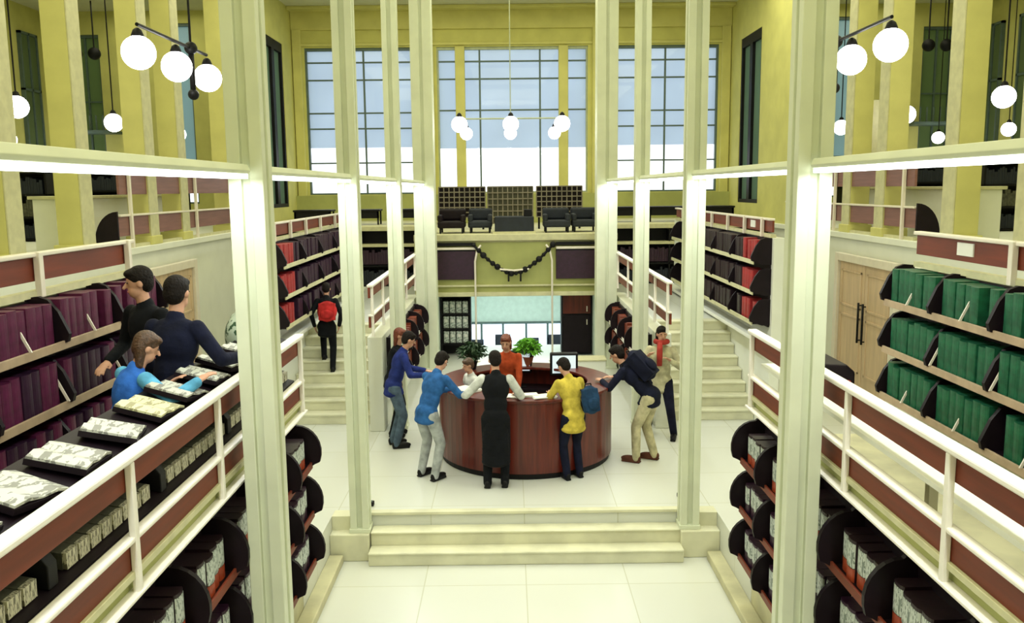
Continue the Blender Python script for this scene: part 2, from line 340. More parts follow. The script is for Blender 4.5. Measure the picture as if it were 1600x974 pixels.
f = MB().box(-1.66, 1.66, 25.8, 25.9, -.3, -.24).box(-1.66, 1.66, 25.8, 25.9, -1.1, -1.05)
for x in (-1.63, -1.0, -.35, .35, 1.0, 1.63): f.box(x-.03, x+.03, 25.8, 25.88, -1.05, -.3)
f.build('window_frame', M['frame'], e)

# ------------------------------------------------------------------ doors in the corridor walls
for s, nm in SIDES:
    e = bpy.data.objects.new('door_%d' % (1 if s < 0 else 2), None); COL.objects.link(e); e.location = (s*6.38, 15.6, 0); e['kind'] = 'structure'
    def X(a, b): return sorted((s*a, s*b))
    MB().box(*X(6.28, 6.39), 14.3, 14.45, 0, 2.45).box(*X(6.28, 6.39), 16.85, 17.0, 0, 2.45).box(*X(6.28, 6.39), 14.45, 16.85, 2.3, 2.45).build('door_frame', M['offwhite'], e, bevel=.01)
    for y0, y1, hy in ((14.46, 15.64, 15.55), (15.66, 16.84, 15.75)):
        l = MB().box(*X(6.34, 6.38), y0, y1, .02, 2.29)
        for a, b, c, d in ((y0+.12, y1-.12, 1.45, 2.15), (y0+.12, y1-.12, .25, 1.3)):
            l.box(*X(6.325, 6.345), a, b, c, c+.04).box(*X(6.325, 6.345), a, b, d-.04, d).box(*X(6.325, 6.345), a, a+.04, c, d).box(*X(6.325, 6.345), b-.04, b, c, d)
        lf = l.build('door_leaf', M['beige_wood'], e, bevel=.004)
        MB().tube([(s*6.28, hy, .85), (s*6.28, hy, 1.6)], .02).tube([(s*6.28, hy, .9), (s*6.35, hy, .9)], .012).tube([(s*6.28, hy, 1.55), (s*6.35, hy, 1.55)], .012).build('door_handle', M['black'], lf, smooth=True)

# ------------------------------------------------------------------ inner columns
def column(x, y, z0, z1, wd, label, m, base=True, gx=.03):
    h = wd/2; g = gx; dp = .045
    poly = []
    for (ax, ay) in ((0, -1), (1, 0), (0, 1), (-1, 0)):
        # walk each face with a groove in its middle
        tx, ty = -ay, ax
        for u, d in ((-h, 0), (-g, 0), (-g, dp), (g, dp), (g, 0)):
            poly.append((x + ax*(h-d) + tx*u, y + ay*(h-d) + ty*u))
    e = empty('column', (x, y, z0), label, 'column')
    MB().prism(poly, 'z', z0, z1).build('shaft', m, e, bevel=.006)
    if base:
        MB().box(x-h-.012, x+h+.012, y-h-.012, y+h+.012, z0, z0+.05).build('base_plate', m, e, bevel=.005)
    return e
order = ['nearest', 'second', 'third', 'farthest']
COLS = [(1.885, 5.9, -.48, .235), (1.9, 9.6, -.16, .215), (1.9, 13.4, 0, .22), (1.86, 17.9, 0, .42)]
for s, nm in SIDES:
    for i, (x, y, z0, wd) in enumerate(COLS):
        lab = ['nearest tall cream grooved column rising from the aisle floor on the %s', 'cream grooved column at the corner of the steps on the %s',
               'slim cream column beside the round counter on the %s', 'wide cream column next to the entrance opening on the %s'][i] % nm
        column(s*x, y, z0, 8.95, wd, lab, M['column'])
# yellow colonnade standing on the upper floor
for s, nm in SIDES:
    for i, y in enumerate((10.95, 12.85, 15.25, 16.75, 19.7)):
        e = empty('yellow_column', (s*6.55, y, 2.85), ['first', 'second', 'third', 'fourth', 'fifth'][i]+' tall yellow square column from the near end of the %s upper gallery' % nm, 'column')
        x = s*6.55
        MB().box(x-.18, x+.18, y-.18, y+.18, 2.85, 8.5).build('shaft', M['yellow2'], e, bevel=.01)
        MB().box(*sorted((x-s*.18, x-s*.205)), y-.18, y+.18, 2.85, 8.5).build('pilaster_strip', M['ledge'], e, bevel=.008)
        MB().box(x-.23, x+.23, y-.23, y+.23, 2.852, 3.0).build('plinth', M['yellow2'], e, bevel=.01)

# ------------------------------------------------------------------ strip light fittings between the columns
bays = [(-.5, 5.74), (6.06, 9.46), (9.74, 13.27), (13.53, 17.68)]
for s, nm in SIDES:
    for i, (a, b) in enumerate(bays):
        lab = ['closest to the camera', 'between the nearest and second column', 'between the second and third column', 'between the third and farthest column'][i]
        e = empty('strip_light', (s*1.9, (a+b)/2, 3.86), 'long white strip light %s in the %s row' % (lab, nm), 'light')
        x = s*1.9
        MB().prism([(x-.055, 3.862), (x+.055, 3.862), (x+.065, 3.885), (x+.045, 3.925), (x-.045, 3.925), (x-.065, 3.885)], 'y', a, b).build('housing', M['column'], e, bevel=.004)
        MB().box(x-.05, x+.05, a+.02, b-.02, 3.832, 3.864).build('diffuser', M['tube'], e)
        L = area('strip_lamp', (x, (a+b)/2, 3.825), .09, b-a-.1, STRIP_W*(b-a)/3.5, (.93, .98, 1))

# ------------------------------------------------------------------ globe lamps
def globe_obj(c, r, parent):
    g = MB().ell(c, r, u=24, v=14).build('globe', M['globe'], parent, smooth=True)
    MB().lathe([(.05, 0), (.06, .02), (.04, .07), (.015, .09)], (c[0], c[1], c[2]+r-.02), 12).build('cap', M['black'], parent, smooth=True)
    return g
for s, nm in SIDES:
    x = s*3.56-.07; z = 5.06
    e = empty('globe_chandelier', (x, 9.35, z), 'large chandelier of three white globes in a line over the %s gallery' % nm, 'lamp')
    for y in (8.45, 9.4, 10.35): globe_obj((x, y, z), .157, e)
    MB().tube([(x, 8.45, z+.26), (x, 10.35, z+.26)], .018).build('crossbar', M['black'], e)
    MB().tube([(x, 9.85, z+.26), (x, 9.85, 8.95)], .012).build('stem', M['black'], e)
    MB().tube([(x, 9.85, z+.24), (x, 9.85, z-.24)], .03).ell((x, 9.85, z-.24), .06).ell((x, 9.85, z+.26), .07).build('hub', M['black'], e, smooth=True)
    for (px, py, lab) in ((7.53, 13.5, 'single white globe lamp beyond the yellow columns, nearest on the %s'), (7.5, 16.7, 'single white globe lamp, second beyond the yellow columns on the %s'),
                          (7.6, 20.2, 'single white globe lamp, deepest beyond the yellow columns on the %s'), (12.2, 21.5, 'low looking white globe lamp far out at the %s wall'), (12.2, 25.0, 'distant small white globe lamp near the far %s corner')):
        px = px - s*.09
        e = empty('globe_lamp', (s*px, py, z), lab % nm, 'lamp')
        globe_obj((s*px, py, z), .17, e)
        MB().tube([(s*px, py, z+.2), (s*px, py, 8.95)], .012).build('stem', M['black'], e)
e = empty('globe_chandelier', (0, 19.6, 5.1), 'chandelier of six white globes hanging before the tall central window', 'lamp')
for x in (-1.14, -.08, .98):
    for y in (18.2, 21.2): globe_obj((x, y, 5.07), .165 if y < 20 else .15, e)
    MB().tube([(x, 18.2, 5.3), (x, 21.2, 5.3)], .015).build('crossbar', M['framel'], e)
MB().tube([(-1.14, 19.7, 5.3), (.98, 19.7, 5.3)], .018).build('crossbar', M['framel'], e)
MB().tube([(-.08, 19.7, 5.3), (-.08, 19.7, 8.95)], .012).build('stem', M['framel'], e)

# ------------------------------------------------------------------ bookcases and volumes
def div_profile(u0, z, flip, h=.40, d=.32):   # rounded nose divider, u measured inward from the wall
    pts = [(0, -.06), (0, h)]
    pts += [(d*.30, h)]
    for k in range(0, 9):
        t = R(90 - k*14); pts.append((d*.34 + d*.66*math.cos(t), h*.30 + h*.66*math.sin(t)))
    pts += [(d*.82, .0), (d*.55, -.06)]
    return [(u0 + flip*p[0], z + p[1]) for p in pts]
def bookcase(x0, s, y0, y1, zs, label, divstep, shelfm, d=.30, backm=None, slim=False, top=None):
    """shelves fixed on plane |x|=x0 facing the aisle"""
    e = empty('bookcase', (s*x0, (y0+y1)/2, zs[-1]-.1), label, 'bookcase')
    f = -s
    MB().box(*sorted((s*x0, s*(x0-.03))), y0, y1, zs[-1]-.08, top or zs[0]+.40).build('back_panel', backm or M['dark'], e)
    for z in zs:
        X = lambda a, b: sorted((s*x0+f*a, s*x0+f*b))
        MB().box(*X(.03, d*.86), y0, y1, z-.03, z).build('shelf', M['dark'], e)
        MB().box(*X(d*.86, d*.93), y0, y1, z-.045, z+.02).build('shelf_edge', shelfm, e, bevel=.004)
        n = max(1, round((y1-y0)/divstep))
        for k in range(n+1):
            y = y0 + (y1-y0)*k/n
            pf_ = [(s*x0+f*a, z+c) for a, c in ((0, -.05), (0, .345), (.10, .355), (.17, .33), (.24, .24), (.315, .07), (.30, .01), (.12, -.05))] if slim else div_profile(s*x0+f*.0, z, f, d=d+.07)
            MB().prism(pf_, 'y', y-.02, y+.02).build('divider', M['dark'], e)
    return e
def volume_proto(name, th, dp, hg, m, label_m=None, band_m=None):
    """volume with its spine facing +X, thickness along Y, origin at bottom centre of the spine plane"""
    pr = []
    for k in range(7):
        t = R(-90 + k*30); pr.append((-.018 + .018*math.cos(t), th/2*math.sin(t)*.98))
    pts = [(-dp, -th/2*.94), *pr, (-dp, th/2*.94)]
    o = MB().prism(pts, 'z', 0, hg).build(name, m, None, bevel=0)
    if label_m:
        q = [(p[0]+.003, p[1]*.97) for p in pr]
        qq = q + [(p[0]-.02, p[1]) for p in reversed(q)]
        MB().prism(qq, 'z', hg*.34, hg*.92).build('spine_label', label_m, o)
    if band_m:
        q = [(p[0]+.0025, p[1]*.98) for p in pr]
        qq = q + [(p[0]-.02, p[1]) for p in reversed(q)]
        MB().prism(qq, 'z', .0, hg*.32).build('lower_band', band_m, o)
    return o
def fill(proto_of, x0, s, y0, y1, z, d, th, lab, group, cat='book', divstep=.9, tilt=0.0):
    """stand volumes along a shelf; proto_of(y) -> proto; first use moves the proto itself"""
    n = max(1, round((y1-y0)/divstep)); step = (y1-y0)/n
    for k in range(n):
        a = y0+k*step+.02; b = y0+(k+1)*step-.02; m = int((b-a)/(th+.004))
        gap = (b-a-m*(th+.004))/2
        for j in range(m):
            if rnd.random() < (.07 if x0 > 3 else .02): continue
            y = a+gap+(j+.5)*(th+.004)
            p = proto_of(y)
            o = p if not p.get('used') else copy_tree(p)
            p['used'] = 1
            o.location = (s*x0 - s*(d*.80 + rnd.uniform(-.02, .006)), y, z+.001)
            o.rotation_euler = (0, s*tilt, (0 if s < 0 else math.pi))
            o.scale = (1, 1, rnd.choice((1, 1, .97, .94)))
            tag(o, lab(y) if callable(lab) else lab, cat, group(y) if callable(group) else group)
tiers = ('top', 'middle', 'bottom')
ZO = (2.63, 2.17, 1.71)
for s, nm in SIDES:
    bookm = M['purple'] if s < 0 else M['green']; cn = 'purple' if s < 0 else 'green'
    bookcase(3.78, s, 3.6, 8.35, ZO, 'three tier wall bookcase of %s volumes beside the near %s gallery' % (cn, nm), .95, M['shelfpink'], top=2.95, slim=True)
    pa = volume_proto('bound_volume', .118, .22, .325, bookm)
    pb = volume_proto('bound_volume', .118, .22, .315, M['violet'] if s < 0 else M['green'])
    for t, z in enumerate(ZO):
        pick = lambda y: pa if (t == 0 or rnd.random() < .45) else pb
        fill(pick, 3.78, s, 3.6, 8.35, z, .30, .118, 'dark %s bound volume standing in the %s tier along the near %s gallery' % (cn, tiers[t], nm), '%s volumes on the %s tier, near %s bookcase' % (cn, tiers[t], nm), divstep=.95)
    # pale book supports leaning at intervals
    sup = empty('book_support', (0, 0, 0), '', 'book support')
    MB().prism([(.0, .02), (.02, .02), (-.10, .27), (-.12, .27)], 'y', -.006, .006).build('slanted_bar', M['offwhite'], sup, local=True)
    first = True
    for t, z in enumerate(ZO):
        for k, y in enumerate((5.0, 5.95, 6.9, 7.85) if t != 1 else (5.45, 6.4, 7.35)):
            o = sup if first else copy_tree(sup); first = False
            o.location = (s*(3.78-.275), y, z); o.rotation_euler = (0, 0, 0 if s < 0 else math.pi)
            tag(o, 'pale slanted metal book support, %s tier of the near %s bookcase' % (tiers[t], nm), 'book support', 'book supports, %s tier of the near %s bookcase' % (tiers[t], nm))
    # far bookcase
    bookcase(3.78, s, 12.9, 19.4, ZO, 'three tier wall bookcase with red volumes at its end above the %s staircase' % nm, 1.3, M['ledge'], top=2.98, slim=True)
    pr = volume_proto('far_bound_volume', .15, .22, .32, M['red'])  # bound volumes like those in the near bookcases, only thicker
    pd = volume_proto('far_bound_volume', .15, .22, .32, M['violet'] if s < 0 else M['blackbook'])
    dn = 'dark violet' if s < 0 else 'black'
    for t, z in enumerate(ZO):
        fill(lambda y: pr if y < 13.75 else pd, 3.78, s, 12.9, 18.0, z, .30, .15,
             lambda y: ('red bound volume at the near end of the %s tier above the %s staircase' if y < 13.75 else dn+' bound volume on the %s tier above the %s staircase') % (tiers[t], nm),
             lambda y: ('red volumes on %s tier above %s staircase' if y < 13.75 else dn+' volumes on %s tier above %s staircase') % (tiers[t], nm), divstep=1.3)
    # inner bookcases facing the aisle under the balustrades
    ZI = (1.12, .63, .14)
    bookcase(2.34, s, 3.4, 8.12, ZI, 'three tier bookcase with rounded black dividers facing the aisle under the near %s balustrade' % nm, .78, M['wood'], d=.28, top=1.71)
    struct('trim_%d' % (9 if s < 0 else 10), MB().box(*sorted((s*2.345, s*2.42)), -3, 8.13, 1.35, 1.74), M['kerb'])
    pi = volume_proto('labelled_volume', .125, .22, .29, M['blackbook'], M['silver'], M['orange'])
    pk = volume_proto('labelled_volume', .125, .22, .29, M['violet'], M['silver'])
    for t, z in enumerate(ZI):
        fill(lambda y: pi if t == 0 else pk, 2.34, s, 3.4, 8.12, z, .28, .125,
             'dark volume with silver spine label on the %s tier facing the aisle at the %s' % (tiers[t], nm), 'silver labelled volumes, %s tier, %s aisle bookcase' % (tiers[t], nm), divstep=.78)
    bookcase(2.12, s, 13.6, 17.6, (1.02, .55), 'two tier bookcase facing the counter under the far %s balustrade' % nm, 1.0, M['offwhite'], d=.24, top=1.4)
    bb = MB()
    for z in (1.02, .55):
        y = 13.64
        while y < 17.5:
            t_ = rnd.uniform(.05, .11); bb.box(*sorted((s*1.95, s*2.08)), y, y+t_-.006, z, z+rnd.uniform(.26, .33)); y += t_
    tag(bb.build('book_rows', M['wood']), 'rows of reddish bindings packed under the far %s balustrade' % nm, 'books', kind='stuff')

# ------------------------------------------------------------------ balustrades
def balustrade(s, xr, y0, y1, posts, label, floorz, ledge=True):
    e = empty('balustrade', (s*xr, (y0+y1)/2, floorz), label, 'balustrade')
    X = lambda a, b: sorted((s*(xr+a), s*(xr+b)))
    MB().box(*X(-.045, .045), y0, y1, 2.40, 2.44).build('handrail', M['rail'], e, bevel=.012)
    MB().box(*X(.0, .03), y0, y1, 2.25, 2.40).build('board', M['wood'], e, bevel=.004)
    MB().box(*X(-.035, .035), y0, y1, 1.985, 2.015).build('lower_rail', M['rail'], e, bevel=.01)
    MB().box(*X(.0, .03), y0, y1, 1.83, 1.985).build('board', M['wood'], e, bevel=.004)
    if ledge:
        MB().box(*X(-.02, .10), y0, y1, 1.79, 1.83).build('ledge', M['ledge'], e, bevel=.004)
        MB().box(*X(.02, .24), y0, y1, 1.72, 1.79).build('ledge_board', M['olive'], e)
        MB().box(*X(-.05, .03), y0, y1, 1.70, 1.72).build('ledge_rail', M['rail'], e, bevel=.005)
    for y in posts:
        MB().box(*X(-.04, -.002), y-.022, y+.022, 1.70, 2.40).build('post', M['rail'], e, bevel=.006)
    return e
for s, nm in SIDES:
    balustrade(s, 2.10, .5, 7.9, (1.2, 2.85, 4.22, 5.55, 7.82), 'red brown board balustrade with white handrail along the near %s gallery' % nm, 1.4)
    balustrade(s, 2.10, 12.0, 18.2, (12.05, 13.1, 14.6, 16.1, 17.6), 'red brown board balustrade with white handrail beyond the counter on the %s' % nm, 1.5, False)

# reading desks on the near balustrades
e = empty('reading_desk', (-2.45, 4, 1.35), 'long dark reading desk behind the near left balustrade covered in magazines', 'desk')
MB().prism([(-2.15, 2.36), (-2.50, 2.46), (-2.50, 2.49), (-2.15, 2.39)], 'y', .6, 7.8).build('desktop', M['dark'], e)
MB().prism([(-2.14, 2.02), (-2.50, 2.10), (-2.50, 2.08), (-2.14, 2.0)], 'y', .6, 7.8).build('lower_shelf', M['dark'], e)
for y in (1.0, 3.2, 5.4, 7.6): MB().box(-2.50, -2.45, y-.03, y+.03, 1.35, 2.45).build('leg', M['dark'], e)
e = empty('reading_desk', (2.45, 4, 1.35), 'long white reading desk behind the near right balustrade', 'desk')
MB().box(2.16, 2.62, .6, 7.8, 2.10, 2.13).build('desktop', M['white'], e)
for y in (1.0, 3.2, 5.4, 7.6): MB().box(2.56, 2.62, y-.03, y+.03, 1.35, 2.10).build('leg', M['rail'], e)
# magazines lying on the left desk
def magazine(m):
    e = empty('magazine', (0, 0, 0), '', 'magazine')
    MB().prism([(-.17, 0), (-.09, .012), (0, .004), (.09, .012), (.17, 0), (.17, .012), (.09, .028), (0, .012), (-.09, .028), (-.17, .012)], 'x', -.14, .14).build('pages', m, e, local=True)
    MB().box(-.145, .145, -.175, .175, -.03, .0).build('cover', M['dark'], e, local=True)
    return e
mg = magazine(M['magazine']); my = magazine(M['magazine_y'])
spots = [(3.15, 0), (3.62, 0), (4.1, 0), (4.58, 0), (5.06, 1), (5.5, 0), (5.98, 0), (6.42, 0), (6.9, 0), (7.35, 0)]
where = ['nearest the camera on the left reading desk', 'second from the near end of the left reading desk', 'third from the near end of the left reading desk', 'fourth from the near end of the left reading desk',
         '', 'just beyond the yellowish one on the left reading desk', "by the child's elbow on the left reading desk", 'in front of the man in navy on the left desk', 'second from the far end of the left reading desk', 'at the far end of the left reading desk']
um = uy = False
for k, (y, yl) in enumerate(spots):
    if yl: o = my
    else:
        o = mg if not um else copy_tree(mg); um = True
    o.location = (-2.31, y, 2.475); o.rotation_euler = Euler((R(-7+rnd.uniform(-3, 3)), R(14), R(rnd.uniform(-14, 14))))
    tag(o, 'open yellowish magazine lying on the left reading desk' if yl else 'open grey printed magazine '+where[k], 'magazine', 'magazines on the left reading desk')
# journals standing between the left balustrade boards
def journal():
    e = empty('journal', (0, 0, 0), '', 'journal')
    MB().prism([(-.30, .05), (-.02, 0), (-.02, .08), (-.30, .13)], 'y', -.055, .055).build('cover', M['greybook'], e, local=True)
    MB().prism([(-.025, .004), (.0, 0), (.0, .078), (-.025, .082)], 'y', -.05, .05).build('spine', M['spine_cream'], e, local=True)
    return e
j0 = journal(); fj = True
y = 2.4
while y < 7.75:
    if not any(abs(y-q) < .1 for q in (3.62, 4.85, 6.05)):
        o = j0 if fj else copy_tree(j0); fj = False
        o.location = (-2.19, y, 2.035+rnd.uniform(0, .006))
        tag(o, 'grey green journal with pale printed spine lying in the gap of the near left balustrade', 'journal', 'journals in the gap of the near left balustrade')
    y += .118
for k, yy in enumerate((3.62, 4.85, 6.05)):
    e = empty('journal_divider', (-2.30, yy, 2.03), 'black journal divider, %s one in the near left balustrade gap' % ('nearest', 'middle', 'farthest')[k], 'divider')
    MB().prism([(-2.17, 2.03), (-2.17, 2.14), (-2.22, 2.21), (-2.50, 2.23), (-2.50, 2.10)], 'y', yy-.05, yy+.03).build('holder', M['black'], e, bevel=.006)
    MB().prism([(-2.26, 2.20), (-2.46, 2.235), (-2.46, 2.245), (-2.26, 2.21)], 'y', yy-.16, yy-.03).build('paper_insert', M['paper'], e)
e = empty('book_bin', (2.38, 6.9, 2.14), 'dark red rounded book bin on the far end of the right white desk', 'bin')
MB().prism([(2.2, 2.14), (2.55, 2.14), (2.55, 2.3), (2.48, 2.36), (2.3, 2.37), (2.22, 2.30)], 'y', 6.6, 7.1).build('bin_body', M['dark'], e, bevel=.02)
MB().box(2.24, 2.5, 6.56, 6.62, 2.16, 2.24).build('red_front', M['red'], e)

# upper rails above the wall bookcases
def upper_rail(s, x, y0, y1, posts, label, z0, zb, zr, wood, postm, top=None, endp=None):
    e = empty('upper_balustrade', (s*x, (y0+y1)/2, z0), label, 'balustrade')
    X = lambda a, b: sorted((s*(x+a), s*(x+b)))
    MB().box(*X(-.04, .04), y0, y1, zr-.035, zr).build('handrail', M['offwhite'], e, bevel=.01)
    MB().box(*X(.0, .03), y0, y1, zb, zr-.035).build('board', wood, e, bevel=.004)
    for y in posts: MB().box(*X(-.06, -.01), y-.03, y+.03, z0, top or zr).build('post', postm, e, bevel=.006)
    MB().box(*X(-.02, .06), y0, y1, z0, z0+.05).build('base_strip', M['ledge'], e)
    if top:
        MB().box(*X(.0, .04), y0+.1, y1, top-.36, top).build('top_board', wood, e, bevel=.004)
        MB().box(*X(-.04, .06), y0+.1, y1, top, top+.03).build('top_rail', M['offwhite'], e, bevel=.006)
        pts = [(s*x, z0+.1)] + [(s*(x+.38*math.sin(R(a))), z0+.1+.50*math.cos(R(a))) for a in range(0, 91, 10)]
        MB().prism(pts, 'y', y0-.04, y0).build('curved_end', M['dark'], e)
    if endp: MB().box(*X(-.012, .0), endp-.13, endp+.13, zr-.17, zr-.06).build('notice_card', M['paper'], e)
    return e
for s, nm in SIDES:
    upper_rail(s, 3.75, 2.5, 8.25, (3.6, 5.0, 6.55, 8.1) if s < 0 else (3.6, 5.2, 6.6), 'red board rail with white handrail on top of the near %s wall bookcase' % nm, 2.97, 3.09, 3.31, M['wood'], M['offwhite'], endp=7.35 if s > 0 else None)
    upper_rail(s, 3.78, 12.9, 20.3, (13.3, 14.3, 15.4, 16.6, 18, 19.4), 'red board rail with white posts on top of the bookcase above the %s staircase' % nm, 2.98, 3.06, 3.27, M['wood'], M['offwhite'], endp=13.9 if s > 0 else None)
    upper_rail(s, 6.38, 13.9, 20.4, (14.3, 17.3), 'pinkish double board balustrade of the %s upper gallery behind the door wall' % nm, 2.85, 3.05, 3.40, M['woodp'], M['offwhite'], top=4.08)
    # pale counter wall on the upper gallery
    e = empty('gallery_counter', (s*7.1, 15.2, 2.85), 'pale green grey counter standing on the %s upper gallery by the curved rail end' % nm, 'counter')
    MB().box(*sorted((s*7.0, s*7.35)), 13.2, 17.8, 2.85, 3.66).build('body', M['white'], e, bevel=.01)
    MB().box(*sorted((s*6.95, s*7.4)), 13.15, 17.85, 3.66, 3.71).build('worktop', M['ledge'], e, bevel=.01)
    for k, (x, y, z1, wd) in enumerate(((9.6, 16.6, 4.15, 1.6), (9.2, 19.4, 4.25, 1.3), (9.4, 23.0, 4.1, 1.6))):
        e = empty('dark_bookcase', (s*x, y, 2.85), 'dark low bookcase %s in the %s upper aisle' % (('nearest the outer wall', 'behind the pale counter', 'deepest')[k], nm), 'bookcase')
        a, b = s*x-wd/2, s*x+wd/2
        c = MB().box(a, a+.04, y-.2, y+.2, 2.85, z1).box(b-.04, b, y-.2, y+.2, 2.85, z1).box(a, b, y+.17, y+.2, 2.85, z1)
        for q in range(4): c.box(a, b, y-.2, y+.2, 2.87+(z1-2.9)*q/3, 2.9+(z1-2.9)*q/3)
        c.build('carcass', M['black'], e)
        for q in range(3):
            bb = MB(); xx = a+.06
            while xx < b-.12:
                ww = rnd.uniform(.03, .07); bb.box(xx, xx+ww-.004, y-.16, y+.1, 2.905+(z1-2.9)*q/3, 2.9+(z1-2.9)*q/3+rnd.uniform(.22, .33)); xx += ww
            tag(bb.build('book_row', M['greybook'] if q % 2 else M['bluedark'], e), kind='stuff')
    # small black ceiling spots on the outer walls and hanging rack
    for k, (x, y) in enumerate(((12.0, 24.6), (11.5, 24.6))):
        e = empty('spotlight', (s*x, y, 7.55), 'small black round spotlight, %s of the pair by the far %s wall' % (('outer', 'inner')[k], nm), 'spotlight')
        MB().ell((s*x, y, 7.55), .17).build('head', M['black'], e, smooth=True)
        MB().tube([(s*x, y, 7.7), (s*x, y, 8.95)], .02).build('stem', M['black'], e)
    e = empty('hanging_rack', (s*12.1, 25.3, 6.0), 'dark teal shelf rack fixed high on the far wall at the %s' % nm, 'rack')
    r_ = MB().box(s*12.1-.6, s*12.1+.6, 25.2, 26.0, 5.45, 5.53)
    for q in range(7): r_.box(s*12.1-.6+q*.19, s*12.1-.56+q*.19, 25.3, 25.34, 5.53, 5.95)
    r_.build('rack_frame', M['frame'], e)
# sign panel on the right
e = empty('notice_board', (7.3, 17.3, 4.2), 'pale tall notice board standing between yellow columns on the right upper gallery', 'sign')
MB().box(6.95, 7.65, 17.3, 17.34, 3.9, 5.4).build('panel', M['ledge'], e, bevel=.01)
MB().tube([(6.93, 17.3, 2.85), (6.93, 17.3, 5.5)], .02).tube([(7.67, 17.3, 2.85), (7.67, 17.3, 5.42)], .02).build('pole', M['frame'], e)

# ------------------------------------------------------------------ far level furniture
for s, nm in SIDES:
    e = empty('end_bookcase', (s*4.3, 21.8, 1.35), 'wide black bookcase across the far end of the %s gallery' % nm, 'bookcase')
    a, b = sorted((s*2.25, s*6.3))
    c = MB().box(a, b, 21.95, 22.0, 1.35, 2.72)
    for z in (1.37, 1.86): c.box(a, b, 21.6, 21.95, z-.02, z+.02)
    for k in range(6): x = a+(b-a)*k/5; c.box(x-.02, x+.02, 21.6, 21.95, 1.35, 2.7)
    c.build('carcass', M['black'], e)
    MB().box(a, b, 21.56, 21.98, 2.34, 2.41).build('shelf', M['ledge'], e, bevel=.005)
    MB().box(a, b, 21.52, 21.99, 2.74, 2.85).build('top_ledge', M['ledge'], e, bevel=.005)
    for z in (1.39, 1.9):
        bb = MB(); xx = a+.05
        while xx < b-.1:
            ww = rnd.uniform(.04, .09); bb.box(xx, xx+ww-.005, 21.65, 21.9, z, z+rnd.uniform(.28, .38)); xx += ww
        tag(bb.build('book_row', M['bluedark'] if z < 1.5 else M['violet'], e), kind='stuff')
    for k in range(3):
        x = s*(2.75+k*1.25)
        e = empty('reading_table', (x, 23.0, 2.85), 'dark low reading table on the %s of the far upper floor, %s from the middle' % (nm, ('first', 'second', 'third')[k]), 'table')
        MB().box(x-.5, x+.5, 22.6, 23.2, 3.2, 3.25).build('tabletop', M['black'], e, bevel=.01)
        MB().box(x-.48, x+.48, 22.64, 22.68, 3.02, 3.2).build('apron', M['black'], e)
        for q in (-.45, .45):
            for w_ in (22.66, 23.14): MB().box(x+q-.02, x+q+.02, w_-.02, w_+.02, 2.85, 3.2).build('leg', M['black'], e)
# lattice screens on the bridge
latm = mat('grey_brown_lattice', (.24, .21, .16), .6, noise=.1)
for k, (a, b, z0, z1) in enumerate(((-1.87, -.72, 3.05, 3.80), (-.66, .46, 2.90, 3.80), (.55, 1.68, 3.05, 3.80))):
    e = empty('lattice_screen', ((a+b)/2, 21.6, 2.75), ('left', 'middle', 'right')[k]+' one of three grey lattice screens below the central window', 'screen')
    g = MB()
    nx, nz = 9, 6
    for q in range(nx+1): x = a+(b-a)*q/nx; g.box(x-.013, x+.013, 21.58, 21.60, z0, z1)
    for q in range(nz+1): z = z0+(z1-z0)*q/nz; g.box(a, b, 21.57, 21.61, z-.013, z+.013)
    g.build('grid', latm, e)
    MB().box(a, b, 21.62, 21.66, z0, z1).build('backing', M['dark'] if k != 1 else mat('dark_olive_panel', (.07, .07, .04), .6), e)
    for x in (a+.06, b-.06): MB().box(x-.025, x+.025, 21.6, 21.66, 2.75, z0).build('leg', M['black'], e)
# dark armchairs and console
def armchair(x, y, z, w_, lab, m):
    e = empty('armchair', (x, y, z), lab, 'armchair')
    MB().box(x-w_/2, x+w_/2, y-.35, y+.3, z+.12, z+.28).build('seat', m, e, bevel=.04)
    MB().box(x-w_/2, x+w_/2, y+.18, y+.36, z+.28, z+.55).build('backrest', m, e, bevel=.05)
    for q in (-1, 1):
        MB().box(*sorted((x+q*w_/2, x+q*(w_/2-.1))), y-.35, y+.3, z+.26, z+.42).build('armrest', m, e, bevel=.03)
        for r_ in (-.3, .28): MB().box(x+q*(w_/2-.06)-.02, x+q*(w_/2-.06)+.02, y+r_-.02, y+r_+.02, z, z+.13).build('leg', M['black'], e)
armchair(-1.45, 20.0, 2.75, .62, 'dark armchair at the left end of the bridge', M['dark']); armchair(-.8, 20.1, 2.75, .55, 'dark armchair next to the console on the left half of the bridge', M['bluedark'])
armchair(.95, 20.0, 2.75, .62, 'dark armchair right of the console on the bridge', M['bluedark']); armchair(1.6, 20.1, 2.75, .6, 'dark armchair at the right end of the bridge', M['bluedark'])
e = empty('console', (0, 19.6, 2.75), 'black console box in the middle of the bridge', 'console')
MB().box(-.46, .42, 19.4, 19.9, 2.76, 3.13).build('body', M['bluedark'], e, bevel=.02); MB().box(.20, .38, 19.5, 19.8, 3.13, 3.28).build('monitor', M['black'], e, bevel=.01)
MB().box(-.5, .46, 19.36, 19.94, 2.75, 2.80).build('plinth', M['ledge'], e)
